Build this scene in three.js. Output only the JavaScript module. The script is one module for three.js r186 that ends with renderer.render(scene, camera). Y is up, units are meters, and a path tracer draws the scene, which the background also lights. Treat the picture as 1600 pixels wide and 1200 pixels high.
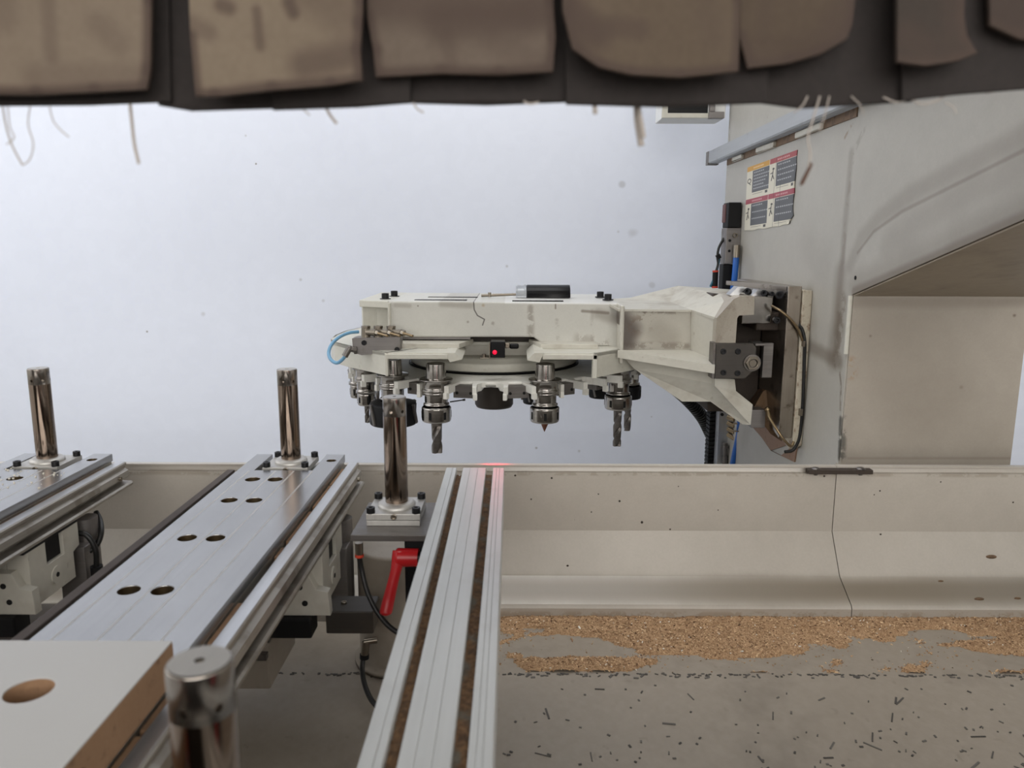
import * as THREE from 'three';
import { RoundedBoxGeometry } from 'three/addons/geometries/RoundedBoxGeometry.js';
import { mergeGeometries, toCreasedNormals } from 'three/addons/utils/BufferGeometryUtils.js';
import { RectAreaLightUniformsLib } from 'three/addons/lights/RectAreaLightUniformsLib.js';
import { Brush, Evaluator, SUBTRACTION } from 'three-bvh-csg';

// ---------------------------------------------------------------- camera, light, exposure
const CY = 1.25, FOCAL = 1202, PITCH = 10.15 * Math.PI / 180, ROLL = 0.2 * Math.PI / 180;
const scene = new THREE.Scene();
scene.background = new THREE.Color(0x20201e);
const camera = new THREE.PerspectiveCamera(2 * Math.atan(600 / FOCAL) * 180 / Math.PI, 4 / 3, 0.02, 60);
camera.position.set(0, CY, 0);
camera.rotation.order = 'YXZ';
camera.rotation.set(-PITCH, 0, ROLL);
camera.focus = 1.9;
camera.userData.fStop = 8.5;
camera.updateMatrixWorld(true);
scene.add(camera);

const renderer = new THREE.WebGLRenderer({ antialias: true });
renderer.toneMapping = THREE.LinearToneMapping;
renderer.toneMappingExposure = 0.66;
renderer.shadowMap.enabled = true;
RectAreaLightUniformsLib.init();

// ceiling lamps: [x, y, distance, width, depth, intensity, colour]
const LAMPS = [
  [-0.2, 4.3, 1.9, 3.4, 1.2, 3.1, 0xfaf9f8],
  [0.9, 4.3, -1.4, 2.2, 0.6, 3.6, 0xfff6ea],
];
// daylight from the left wall and from behind the viewer: [middle height, middle along the wall, width, height, intensity, colour]
const WINDOW = [2.35, 1.3, 3.0, 2.0, 0.8, 0xf6f6f8];
const FRONT = [2.2, 0.35, 4.4, 2.1, 6.4, 0xfffbf6];

// ---------------------------------------------------------------- helpers
const V = (x, y, z) => new THREE.Vector3(x, y, z);
let seed = 7;
const rnd = () => { seed = (seed * 1664525 + 1013904223) >>> 0; return seed / 4294967296; };
const rr = (a, b) => a + (b - a) * rnd();
const Y = drop => CY - drop;
// the point that the photograph shows at (px, py), at the distance D in front of the camera
function at(px, py, D) {
  const d = V((px - 800) / FOCAL, -(py - 600) / FOCAL, -1).applyQuaternion(camera.quaternion);
  return V(0, CY, 0).addScaledVector(d, -D / d.z);
}
// the same on a plane x = X
function atX(px, py, X) {
  const d = V((px - 800) / FOCAL, -(py - 600) / FOCAL, -1).applyQuaternion(camera.quaternion);
  return V(0, CY, 0).addScaledVector(d, X / d.x);
}
// the same on a level plane
function atY(px, py, drop) {
  const d = V((px - 800) / FOCAL, -(py - 600) / FOCAL, -1).applyQuaternion(camera.quaternion);
  return V(0, CY, 0).addScaledVector(d, -drop / d.y);
}

function hash(x, y, s) { let h = (x * 374761393 + y * 668265263 + s * 1274126177) | 0; h = Math.imul(h ^ (h >>> 13), 1274126177); return ((h ^ (h >>> 16)) >>> 0) / 4294967296; }
function vnoise(x, y, s, px, py) {
  const xi = Math.floor(x), yi = Math.floor(y), fx = x - xi, fy = y - yi, m = (a, n) => n ? ((a % n) + n) % n : a;
  const u = fx * fx * (3 - 2 * fx), v = fy * fy * (3 - 2 * fy);
  const a = hash(m(xi, px), m(yi, py), s), b = hash(m(xi + 1, px), m(yi, py), s), c = hash(m(xi, px), m(yi + 1, py), s), d = hash(m(xi + 1, px), m(yi + 1, py), s);
  return a + (b - a) * u + (c - a) * v + (a - b - c + d) * u * v;
}
function fbm(u, v, f, s, oct = 4, fy = f) {
  let a = 0, w = 0.5, t = 0;
  for (let k = 0; k < oct; k++) { a += w * vnoise(u * f, v * fy, s + k, f, fy); t += w; w *= 0.55; f *= 2; fy *= 2; }
  return a / t;
}
const sstep = (a, b, x) => { const t = Math.min(1, Math.max(0, (x - a) / (b - a))); return t * t * (3 - 2 * t); };
const mix = (a, b, t) => a.map((v, i) => v + (b[i] - v) * t);
// a tiling colour map: fn(u, v) returns sRGB 0..255; size in metres
function texture(n, size, fn, srgb = true) {
  const d = new Uint8Array(n * n * 4);
  for (let j = 0; j < n; j++) for (let i = 0; i < n; i++) {
    const c = fn((i + 0.5) / n, (j + 0.5) / n), k = (j * n + i) * 4;
    for (let q = 0; q < 3; q++) d[k + q] = Math.min(255, Math.max(0, Array.isArray(c) ? c[q] : c));
    d[k + 3] = 255;
  }
  const t = new THREE.DataTexture(d, n, n, THREE.RGBAFormat);
  t.wrapS = t.wrapT = THREE.RepeatWrapping; t.magFilter = THREE.LinearFilter; t.minFilter = THREE.LinearMipmapLinearFilter; t.generateMipmaps = true;
  if (srgb) t.colorSpace = THREE.SRGBColorSpace;
  t.repeat.set(1 / size, 1 / size); t.needsUpdate = true;
  return t;
}
const mat = (o, physical) => physical ? new THREE.MeshPhysicalMaterial(o) : new THREE.MeshStandardMaterial(o);

// painted steel with faint grime
function paint(base, grime, amount, rough, s, size = 0.5) {
  return mat({
    map: texture(512, size, (u, v) => {
      const a = fbm(u, v, 4, s, 5), b = fbm(u, v, 14, s + 9, 4), c = fbm(u, v, 60, s + 20, 2);
      let t = sstep(0.52, 0.85, a * 0.65 + b * 0.35) * amount;
      const k = sstep(0.80, 0.86, fbm(u, v, 26, s + 31, 3)) * Math.min(1, amount * 0.9);
      const col = mix(base, grime, Math.min(1, t + k * 0.5));
      const g = (c - 0.5) * 7 + (a - 0.5) * 8;
      return col.map(x => x + g);
    }),
    roughness: rough,
    bumpMap: texture(256, 0.06, (u, v) => 255 * fbm(u, v, 16, s + 50, 3), false), bumpScale: 0.00012,
  });
}
function brushed(base, vary, s, alongV = true, size = 0.3, dirt = 0) {
  return texture(512, size, (u, v) => {
    const p = alongV ? u : v, q = alongV ? v : u;
    const l = fbm(p, q, 120, s, 2, 3) * 0.6 + fbm(p, q, 24, s + 4, 3, 2) * 0.7 - 0.65, b = fbm(u, v, 5, s + 9, 4) - 0.5;
    const k = sstep(0.55, 0.8, fbm(u, v, 8, s + 15, 4)) * dirt;
    return mix(base.map(x => x + (l + b * 0.7) * vary), [92, 82, 70], k);
  });
}

const M = {};
M.ivory = paint([203, 201, 190], [150, 140, 120], 0.35, 0.42, 3);
M.ivoryWorn = paint([198, 195, 184], [126, 114, 98], 0.55, 0.4, 11, 0.5);
M.bareWorn = paint([168, 160, 147], [98, 84, 70], 0.9, 0.38, 13, 0.22);
M.tray = paint([186, 177, 164], [150, 138, 122], 0.35, 0.27, 21, 0.6);
M.floorPaint = paint([148, 139, 127], [106, 98, 88], 0.4, 0.5, 31, 0.5);
M.workshop = paint([205, 203, 198], [170, 165, 158], 0.6, 0.7, 41, 1.2);
M.workshopWall = paint([120, 112, 104], [92, 84, 76], 0.5, 0.7, 47, 1.5);
M.roomPaint = paint([228, 229, 228], [205, 203, 198], 0.3, 0.7, 45, 1.5);
M.alu = mat({ map: brushed([196, 197, 199], 22, 61), metalness: 0.85, roughness: 0.34 });
M.aluTop = mat({ map: brushed([164, 164, 164], 12, 66, true, 0.3), metalness: 0.85, roughness: 0.24 });
M.aluSide = mat({ map: brushed([165, 160, 152], 26, 71, true, 0.3, 0.35), metalness: 0.75, roughness: 0.42 });
M.anodised = mat({ map: brushed([194, 196, 195], 8, 76, true, 0.4, 0.06), metalness: 0.35, roughness: 0.45 });
M.cast = mat({ map: brushed([184, 182, 178], 14, 81, true, 0.2), metalness: 0.6, roughness: 0.45 });
M.steel = mat({ map: brushed([164, 155, 144], 22, 86, true, 0.2, 0.7), metalness: 0.95, roughness: 0.26 });
M.holder = mat({ map: brushed([166, 162, 157], 26, 88, false, 0.08), metalness: 1.0, roughness: 0.17 });
M.steelDark = mat({ map: brushed([112, 108, 105], 24, 91, false, 0.2, 0.3), metalness: 0.85, roughness: 0.4 });
M.pin = mat({ map: brushed([138, 123, 111], 18, 95, true, 0.1), metalness: 1.0, roughness: 0.15 });
M.pinTip = mat({ map: brushed([160, 153, 146], 22, 97, true, 0.1), metalness: 1.0, roughness: 0.24 });
M.plateGrey = mat({ map: brushed([128, 124, 122], 14, 99, false, 0.2, 0.2), metalness: 0.6, roughness: 0.45 });
M.plateDark = mat({ map: brushed([106, 102, 99], 12, 100, false, 0.2, 0.3), metalness: 0.6, roughness: 0.42 });
M.brass = mat({ color: 0x8d7b60, metalness: 0.95, roughness: 0.32 });
M.nickel = mat({ color: 0x8a8276, metalness: 0.95, roughness: 0.3 });
M.black = mat({ color: 0x131315, roughness: 0.55, specularIntensity: 0.5 }, true);
M.blackGloss = mat({ color: 0x08090c, roughness: 0.3, specularIntensity: 0.45 }, true);
M.blackOxide = mat({ color: 0x222224, metalness: 0.6, roughness: 0.4 });
M.rubber = mat({ color: 0x4b423e, roughness: 0.75 });
M.cable = mat({ color: 0x141414, roughness: 0.45 });
M.hub = mat({ color: 0x3a342f, metalness: 0.4, roughness: 0.55 });
M.hole = mat({ color: 0x0b0a09, roughness: 0.9 });
M.plastic = paint([222, 221, 214], [170, 160, 145], 0.35, 0.5, 111, 0.2);
M.red = mat({ color: 0xb3161d, roughness: 0.38 });
M.orange = mat({ color: 0xc8412a, roughness: 0.45 });
M.blueLight = mat({ color: 0x6d9fc2, roughness: 0.35 });
M.blue = mat({ color: 0x1d5fb4, roughness: 0.35 });
M.teal = mat({ color: 0x1d5a6e, roughness: 0.4 });
M.laminate = mat({ color: 0xbdbdbc, roughness: 0.38 });
M.mdf = paint([152, 120, 92], [84, 60, 42], 0.9, 0.85, 121, 0.12);
M.sawdust = mat({ map: texture(256, 0.05, (u, v) => { const a = fbm(u, v, 40, 131, 2), b = fbm(u, v, 8, 135, 3); return mix([132, 102, 74], [206, 172, 134], a * 0.8 + b * 0.3); }), roughness: 0.95, bumpMap: texture(256, 0.05, (u, v) => 255 * fbm(u, v, 48, 139, 2), false), bumpScale: 0.0015 });
M.slotDust = mat({ map: texture(256, 0.12, (u, v) => { const a = fbm(u, v, 36, 231, 2), b = fbm(u, v, 5, 235, 3); return mix(mix([70, 52, 38], [138, 106, 74], a), [96, 92, 84], sstep(0.5, 0.66, b)); }), roughness: 0.95 });
M.grease = paint([112, 88, 64], [60, 44, 30], 0.9, 0.6, 141, 0.1);
M.darkInside = paint([54, 44, 36], [24, 19, 15], 0.8, 0.7, 151, 0.15);
M.bracketDark = mat({ map: brushed([70, 66, 62], 10, 155, false, 0.2, 0.3), metalness: 0.5, roughness: 0.5 });

// geometry helpers, in world coordinates
const rbox = (w, h, d, x, y, z, r = 0.0012) => new RoundedBoxGeometry(w, h, d, 2, Math.min(r, w / 2.1, h / 2.1, d / 2.1)).translate(x, y, z);
const boxFrom = (x0, x1, y0, y1, D0, D1, r) => rbox(x1 - x0, Math.abs(y1 - y0), D1 - D0, (x0 + x1) / 2, (y0 + y1) / 2, -(D0 + D1) / 2, r);
function shapeOf(pts, holes = []) {
  const s = new THREE.Shape(pts.map(p => new THREE.Vector2(p[0], p[1])));
  for (const h of holes) s.holes.push(h.r ? new THREE.Path().absarc(h.x, h.y, h.r, 0, Math.PI * 2, true) : new THREE.Path(h.map(p => new THREE.Vector2(p[0], p[1]))));
  return s;
}
function ext(pts, depth, bevel = 0, holes, curveSegments = 20) {
  const g = new THREE.ExtrudeGeometry(shapeOf(pts, holes), { depth: Math.max(depth - 2 * bevel, 1e-4), bevelEnabled: bevel > 0, bevelThickness: bevel, bevelSize: bevel, bevelOffset: -bevel, bevelSegments: 2, curveSegments });
  return g.translate(0, 0, bevel);
}
const frontal = (pts, D0, D1, bevel, holes) => ext(pts, D1 - D0, bevel, holes).translate(0, 0, -D1);                       // [x, y] drawn facing the viewer
const plan = (pts, y0, y1, bevel, holes) => ext(pts, y1 - y0, bevel, holes).rotateX(-Math.PI / 2).translate(0, y0, 0);      // [x, D] seen from above
const side = (pts, x0, x1, bevel, holes) => ext(pts, x1 - x0, bevel, holes).rotateY(Math.PI / 2).translate(x0, 0, 0);       // [D, y] seen from the side
// a solid between two outlines of equally many corners
function prism(front, back) {
  const pos = [], quad = (a, b, c, d) => pos.push(a, b, c, a, c, d), n = front.length;
  const flat = front.map(p => new THREE.Vector2(p.x, p.y));
  const ccw = !THREE.ShapeUtils.isClockWise(flat);
  if (!ccw) { front = front.slice().reverse(); back = back.slice().reverse(); flat.reverse(); }
  for (const [a, b, c] of THREE.ShapeUtils.triangulateShape(flat, [])) { pos.push(front[a], front[b], front[c]); pos.push(back[a], back[c], back[b]); }
  for (let i = 0; i < n; i++) { const j = (i + 1) % n; quad(front[i], back[i], back[j], front[j]); }
  const g = new THREE.BufferGeometry().setFromPoints(pos);
  g.computeVertexNormals();
  g.setAttribute('uv', new THREE.Float32BufferAttribute(new Float32Array(pos.length * 2), 2));
  return g;
}
const pushed = (pts, dx, dy, dz) => pts.map(p => p.clone().add(V(dx, dy, dz)));
const lathe = (prof, seg = 40) => new THREE.LatheGeometry(prof.map(p => new THREE.Vector2(p[0], p[1])), seg);
const tube = (pts, r, seg = 48, rad = 10) => new THREE.TubeGeometry(new THREE.CatmullRomCurve3(pts, false, 'centripetal'), seg, r, rad, false);
const rod = (a, b, r, r2 = r, seg = 20) => {
  const g = new THREE.CylinderGeometry(r2, r, a.distanceTo(b), seg), d = b.clone().sub(a).normalize();
  g.applyQuaternion(new THREE.Quaternion().setFromUnitVectors(V(0, 1, 0), d));
  return g.translate((a.x + b.x) / 2, (a.y + b.y) / 2, (a.z + b.z) / 2);
};
// socket-head screw standing on p, pointing along n
function capScrew(p, r, h, n = V(0, 1, 0)) {
  const hex = [];
  for (let i = 0; i < 6; i++) { const a = i * Math.PI / 3; hex.push([Math.cos(a) * r * 0.5, Math.sin(a) * r * 0.5]); }
  const circ = []; for (let i = 0; i < 28; i++) { const a = i / 28 * Math.PI * 2; circ.push([Math.cos(a) * r, Math.sin(a) * r]); }
  const g = mergeAll([ext(circ, h * 0.6, r * 0.12, [hex.slice().reverse()]).translate(0, 0, h * 0.4), ext(circ, h * 0.5, 0)]);
  g.applyQuaternion(new THREE.Quaternion().setFromUnitVectors(V(0, 0, 1), n));
  return g.translate(p.x, p.y, p.z);
}
function hexNut(p, r, h, n, hole = 0.5) {
  const o = []; for (let i = 0; i < 6; i++) { const a = i * Math.PI / 3; o.push([Math.cos(a) * r, Math.sin(a) * r]); }
  const g = ext(o, h, h * 0.12, hole ? [{ x: 0, y: 0, r: r * hole }] : []);
  g.applyQuaternion(new THREE.Quaternion().setFromUnitVectors(V(0, 0, 1), n));
  return g.translate(p.x, p.y, p.z);
}
function plain(g) {
  const o = g.index ? g.toNonIndexed() : g.clone();
  for (const k of Object.keys(o.attributes)) if (!['position', 'normal', 'uv'].includes(k)) o.deleteAttribute(k);
  if (!o.attributes.uv) o.setAttribute('uv', new THREE.Float32BufferAttribute(new Float32Array(o.attributes.position.count * 2), 2));
  o.morphAttributes = {}; o.groups = [];
  return o;
}
function mergeAll(gs) { return gs.length === 1 ? plain(gs[0]) : mergeGeometries(gs.map(plain)); }
// uv in metres from the face's main direction
function boxUV(g) {
  const p = g.attributes.position, n = g.attributes.normal, uv = g.attributes.uv, a = V(), b = V(), c = V();
  for (let i = 0; i < p.count; i += 3) {
    a.fromBufferAttribute(p, i); b.fromBufferAttribute(p, i + 1); c.fromBufferAttribute(p, i + 2);
    const f = b.clone().sub(a).cross(c.clone().sub(a)), ax = Math.abs(f.x), ay = Math.abs(f.y), az = Math.abs(f.z);
    for (const [k, q] of [[i, a], [i + 1, b], [i + 2, c]]) uv.setXY(k, ...(ay >= ax && ay >= az ? [q.x, q.z] : ax >= az ? [q.y, q.z] : [q.x, q.y]));
  }
  return g;
}
// painted face with stains of their own shape: strokes [points, radius, strength, speckle, colour] in metres of the face's plane
function stained(geo, axes, strokes, base, s, per = 620, rough = 0.42) {
  const g = plain(geo), p = g.attributes.position, uv = g.attributes.uv, get = { x: i => p.getX(i), y: i => p.getY(i), z: i => p.getZ(i) };
  const A = get[axes[0]], B = get[axes[1]]; let a0 = 1e9, a1 = -1e9, b0 = 1e9, b1 = -1e9;
  for (let i = 0; i < p.count; i++) { a0 = Math.min(a0, A(i)); a1 = Math.max(a1, A(i)); b0 = Math.min(b0, B(i)); b1 = Math.max(b1, B(i)); }
  const W = Math.min(1400, Math.ceil((a1 - a0) * per)), H = Math.min(1400, Math.ceil((b1 - b0) * per)), d = new Uint8Array(W * H * 4), L = Math.max(a1 - a0, b1 - b0);
  for (let j = 0; j < H; j++) for (let i = 0; i < W; i++) {
    const a = a0 + (a1 - a0) * (i + 0.5) / W, b = b0 + (b1 - b0) * (j + 0.5) / H;
    const n = fbm(a / L + 1, b / L + 1, Math.ceil(L * 7), s, 4) - 0.5, f = vnoise(a * 420, b * 420, s + 9) - 0.5, m = fbm(a / L + 1, b / L + 1, Math.ceil(L * 45), s + 5, 3) - 0.5;
    let c = base.map(v => v + n * 12 + f * 4 + m * 5);
    for (const st of strokes) {
      if (a < st.lo[0] || a > st.hi[0] || b < st.lo[1] || b > st.hi[1]) continue;
      let q = 1e9;
      for (let k = 0; k < st.pts.length; k++) {
        const [x0, y0] = st.pts[k], [x1, y1] = st.pts[Math.min(k + 1, st.pts.length - 1)], dx = x1 - x0, dy = y1 - y0, l2 = dx * dx + dy * dy;
        const t = l2 ? Math.min(1, Math.max(0, ((a - x0) * dx + (b - y0) * dy) / l2)) : 0;
        q = Math.min(q, Math.hypot(a - x0 - dx * t, b - y0 - dy * t));
      }
      let w = 1 - sstep(0.15, 1, q / st.r * (1 + n * (st.sp ? 0.9 : 0.45))); w *= st.k;
      if (st.sp) w *= sstep(0.5 - st.sp * 0.2, 0.62, 0.5 + m * 1.3 + f * 0.35);
      c = mix(c, st.c, Math.max(0, Math.min(1, w)));
    }
    const k = (j * W + i) * 4; d[k] = Math.max(0, Math.min(255, c[0])); d[k + 1] = Math.max(0, Math.min(255, c[1])); d[k + 2] = Math.max(0, Math.min(255, c[2])); d[k + 3] = 255;
  }
  const t = new THREE.DataTexture(d, W, H, THREE.RGBAFormat); t.magFilter = THREE.LinearFilter; t.colorSpace = THREE.SRGBColorSpace; t.wrapS = t.wrapT = THREE.ClampToEdgeWrapping; t.needsUpdate = true;
  for (let i = 0; i < p.count; i++) uv.setXY(i, (A(i) - a0) / (a1 - a0), (B(i) - b0) / (b1 - b0));
  return [g, mat({ map: t, roughness: rough })];
}
// a stroke from points of the photograph, laid on the plane z = -D or x = X
const stroke = (axes, pts, r, k, sp = 0, c = [92, 80, 68], D) => {
  const w = pts.map(q => { const p = axes === 'zy' ? atX(q[0], q[1], D) : at(q[0], q[1], D); return axes === 'zy' ? [p.z, p.y] : [p.x, p.y]; });
  return { pts: w, r, k, sp, c, lo: [Math.min(...w.map(p => p[0])) - r * 2, Math.min(...w.map(p => p[1])) - r * 2], hi: [Math.max(...w.map(p => p[0])) + r * 2, Math.max(...w.map(p => p[1])) + r * 2] };
};
const names = new Map(), roots = new Map();
function numbered(n) { const k = names.get(n) || 0; names.set(n, k + 1); return k ? `${n}_${String(k).padStart(3, '0')}` : n; }
function thing(name, label, category, base, group) {
  const o = new THREE.Group(); o.name = numbered(name); o.position.copy(base); scene.add(o);
  o.userData = { label, category }; if (group) o.userData.group = group;
  roots.set(o, base.clone());
  return o;
}
function part(name, geos, m, parent, label, keepUV) {
  let g = mergeAll(Array.isArray(geos) ? geos : [geos]);
  if (!keepUV) boxUV(g);
  const base = roots.get(parent);
  g.translate(-base.x, -base.y, -base.z);
  const o = new THREE.Mesh(g, m); o.name = name; o.castShadow = o.receiveShadow = true;
  parent.add(o); roots.set(o, base);
  if (label) o.userData.label = label;
  return o;
}
function solo(name, label, category, geos, m, base, group, kind) {
  let g = boxUV(mergeAll(Array.isArray(geos) ? geos : [geos]));
  g.translate(-base.x, -base.y, -base.z);
  const o = new THREE.Mesh(g, m); o.name = numbered(name); o.position.copy(base); o.castShadow = o.receiveShadow = true; scene.add(o);
  o.userData = kind ? { label, kind } : { label, category };
  if (category && kind === 'stuff') o.userData.category = category;
  if (group) o.userData.group = group;
  roots.set(o, base.clone());
  return o;
}
function copy(o, offset, label, group) {
  const c = o.clone(); c.name = numbered(o.name); c.position.add(offset); c.userData = { ...o.userData };
  if (label) c.userData.label = label; if (group) c.userData.group = group;
  scene.add(c);
  return c;
}
function structure(name, label, geos, m, keepUV) {
  let g = mergeAll(Array.isArray(geos) ? geos : [geos]); if (!keepUV) boxUV(g);
  const o = new THREE.Mesh(g, m); o.name = name; o.castShadow = o.receiveShadow = true; scene.add(o);
  o.userData = { kind: 'structure', label }; roots.set(o, V(0, 0, 0));
  return o;
}

// ---------------------------------------------------------------- the setting
const WALL_D = 3.3;
structure('floor', 'grey workshop floor under the machine', boxFrom(-3.2, 3.2, -0.1, 0, -3.2, 3.6, 0.001), M.workshop);
structure('ceiling', 'pale ceiling over the machine', boxFrom(-3.2, 3.2, 4.4, 4.5, -3.2, 3.6, 0.001), M.roomPaint);
{
  const [wy, wD, ww, wh, k, c] = WINDOW;
  const rect = [[wD - ww / 2, wy - wh / 2], [wD - ww / 2, wy + wh / 2], [wD + ww / 2, wy + wh / 2], [wD + ww / 2, wy - wh / 2]];
  structure('wall_left', 'pale side wall beside the machine', side([[-3.2, 0], [3.6, 0], [3.6, 4.4], [-3.2, 4.4]], -3.2, -3.1, 0, [rect]), M.roomPaint);
  const f = structure('window_1', 'bright side window of the workshop', side([[wD - ww / 2, wy - wh / 2], [wD + ww / 2, wy - wh / 2], [wD + ww / 2, wy + wh / 2], [wD - ww / 2, wy + wh / 2]], -3.19, -3.17, 0), mat({ color: 0xffffff, emissive: c, emissiveIntensity: 1.6, roughness: 0.4 }));
  for (let q = 0; q <= 3; q++) part('mullion', boxFrom(-3.168, -3.12, wy - wh / 2, wy + wh / 2, wD - ww / 2 + (ww - 0.06) * q / 3, wD - ww / 2 + (ww - 0.06) * q / 3 + 0.06, 0.004), M.roomPaint, f);
  const l = new THREE.RectAreaLight(c, k, ww, wh); l.position.set(-3.09, wy, -wD); l.rotation.y = -Math.PI / 2; l.name = 'daylight'; scene.add(l);
}
structure('wall_right', 'pale side wall behind the column', boxFrom(3.1, 3.2, 0, 4.4, -3.2, 3.6, 0.001), M.roomPaint);
{
  const [wy, wx, ww, wh, k, c] = FRONT, r = (g) => [[wx - ww / 2 + g, wy - wh / 2 + g], [wx + ww / 2 - g, wy - wh / 2 + g], [wx + ww / 2 - g, wy + wh / 2 - g], [wx - ww / 2 + g, wy + wh / 2 - g]];
  structure('wall_front', 'workshop wall behind the viewer', frontal([[-3.1, 0], [3.1, 0], [3.1, 4.4], [-3.1, 4.4]], -3.2, -3.1, 0, [r(0).reverse()]), M.workshopWall);
  const f = structure('window_2', 'wide workshop window behind the viewer', frontal(r(0), -3.19, -3.17, 0), mat({ color: 0xffffff, emissive: c, emissiveIntensity: 1.4, roughness: 0.4 }));
  for (let q = 0; q <= 4; q++) part('mullion', boxFrom(wx - ww / 2 + (ww - 0.06) * q / 4, wx - ww / 2 + (ww - 0.06) * q / 4 + 0.06, wy - wh / 2, wy + wh / 2, -3.165, -3.12, 0.004), M.workshopWall, f);
  const l = new THREE.RectAreaLight(c, k, ww, wh); l.position.set(wx, wy, 3.09); l.name = 'daylight'; scene.add(l);
}
solo('front_apron', 'dark sheet apron along the machine front below the tables', 'panel', boxFrom(-1.7, 1.7, 0.05, Y(0.24), 0.06, 0.085, 0.003), M.bracketDark, V(0, 0, -0.07));
for (const [x0, x1, l] of [[-0.44, -0.335, 'red bumper pad on the machine front, mirrored in the left of the nearest pin'], [0.22, 0.5, 'wide red bumper pad on the machine front right of the rail']])
  solo('bumper_pad', l, 'bumper', boxFrom(x0, x1, Y(0.62), Y(0.245), 0.0855, 0.115, 0.01), mat({ color: 0xc01420, roughness: 0.5 }), V((x0 + x1) / 2, Y(0.62), -0.1), 'red bumper pads');
{
  // sheet-metal back wall folded at two lines, with a few spots and smudges of its own
  const yLow = Y(0.80), yHigh = Y(-0.43);
  const spots = [[400, 256, 0.003, 0.9], [230, 518, 0.0045, 0.7], [972, 288, 0.012, 0.2], [990, 365, 0.02, 0.12], [470, 437, 0.006, 0.2], [318, 490, 0.012, 0.15], [1019, 445, 0.01, 0.12], [505, 470, 0.006, 0.15], [384, 212, 0.004, 0.2], [966, 362, 0.008, 0.2], [792, 416, 0.007, 0.25], [838, 700, 0.005, 0.4], [1018, 651, 0.004, 0.35], [905, 705, 0.006, 0.2]].map(([x, y, r, k]) => { const p = at(x, y, WALL_D); return [p.x, p.y, r, k]; });
  const W = 1600, H = 1000, X0 = -2.4, X1 = 1.6, Y0 = 0, Y1 = 2.5, d = new Uint8Array(W * H * 4);
  for (let j = 0; j < H; j++) for (let i = 0; i < W; i++) {
    const x = X0 + (i + 0.5) / W * (X1 - X0), y = Y0 + (j + 0.5) / H * (Y1 - Y0);
    const n = fbm(x / 4 + 0.5, y / 4, 6, 201, 4) - 0.5, f = fbm(x / 4 + 0.5, y / 4, 90, 207, 2) - 0.5;
    let c = [230 + n * 6 + f * 3, 236 + n * 6 + f * 3, 250 + n * 5 + f * 3];
    for (const [sx, sy, r, k] of spots) { const q = Math.hypot(x - sx, y - sy) / r; if (q < 2) c = mix(c, [95, 90, 84], k * (1 - sstep(0.5, 1.6, q + (f + 0.1) * 1.4))); }
    const k = (j * W + i) * 4; d[k] = c[0]; d[k + 1] = c[1]; d[k + 2] = c[2]; d[k + 3] = 255;
  }
  const t = new THREE.DataTexture(d, W, H, THREE.RGBAFormat); t.magFilter = THREE.LinearFilter; t.colorSpace = THREE.SRGBColorSpace; t.wrapS = t.wrapT = THREE.ClampToEdgeWrapping; t.needsUpdate = true;
  const g = plain(side([[3.30, yHigh], [3.295, 4.4], [3.6, 4.4], [3.6, 0], [3.318, 0], [3.298, yLow]], -3.1, 3.1, 0));
  const p = g.attributes.position, uv = g.attributes.uv;
  for (let i = 0; i < p.count; i++) uv.setXY(i, (p.getX(i) - X0) / (X1 - X0), (p.getY(i) - Y0) / (Y1 - Y0));
  structure('wall_back', 'white sheet metal wall behind the tool changer with small dark spots', g, mat({ map: t, roughness: 0.5 }), true);
}
for (const [i, [x, y, D, w, d, k, c]] of LAMPS.entries()) {
  const o = thing('ceiling_light', ['long cool ceiling light above the tool changer', 'warm ceiling light behind the viewer'][i], 'light', V(x, y, -D));
  part('housing', boxFrom(x - w / 2 - 0.03, x + w / 2 + 0.03, y + 0.02, y + 0.1, D - d / 2 - 0.03, D + d / 2 + 0.03, 0.004), M.roomPaint, o);
  const e = mat({ color: 0xffffff, emissive: c, emissiveIntensity: 2.0, roughness: 0.6 });
  part('diffuser', boxFrom(x - w / 2, x + w / 2, y, y + 0.02, D - d / 2, D + d / 2, 0.002), e, o);
  const l = new THREE.RectAreaLight(c, k, w, d);
  l.position.set(x, y - 0.01, -D); l.rotation.x = -Math.PI / 2; l.name = 'lamp'; scene.add(l);
}

// ---------------------------------------------------------------- chip tray: folded panels, joint strip, floor
const SEAM = 0.609;
function trayProfile() {
  const f = [[1.404, 0.4035], [1.392, 0.4035], [1.392, 0.4065], [1.4, 0.408], [1.3975, 0.4165], [1.391, 0.418], [1.390, 0.531], [1.342, 0.601], [1.287, 0.631], [1.283, 0.637], [1.284, 0.70]];
  const b = [[1.300, 0.70], [1.300, 0.634], [1.352, 0.606], [1.399, 0.533], [1.404, 0.42]];
  return [...f, ...b].map(([D, r]) => [D, Y(r)]);
}
function trayPanel(x0, x1, label, base, s) {
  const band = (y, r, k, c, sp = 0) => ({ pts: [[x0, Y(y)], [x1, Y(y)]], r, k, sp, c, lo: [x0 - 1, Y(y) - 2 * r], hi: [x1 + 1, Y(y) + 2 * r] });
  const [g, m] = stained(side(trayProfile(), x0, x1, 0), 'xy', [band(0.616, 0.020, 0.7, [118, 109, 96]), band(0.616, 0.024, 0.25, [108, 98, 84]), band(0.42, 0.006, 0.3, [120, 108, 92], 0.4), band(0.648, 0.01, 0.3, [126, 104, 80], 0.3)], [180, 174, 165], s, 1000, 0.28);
  g.translate(-base.x, -base.y, -base.z);
  const o = new THREE.Mesh(g, m); o.name = numbered('tray_panel'); o.position.copy(base); o.castShadow = o.receiveShadow = true; scene.add(o);
  o.userData = { label, category: 'panel' }; roots.set(o, base.clone());
  return o;
}
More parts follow.
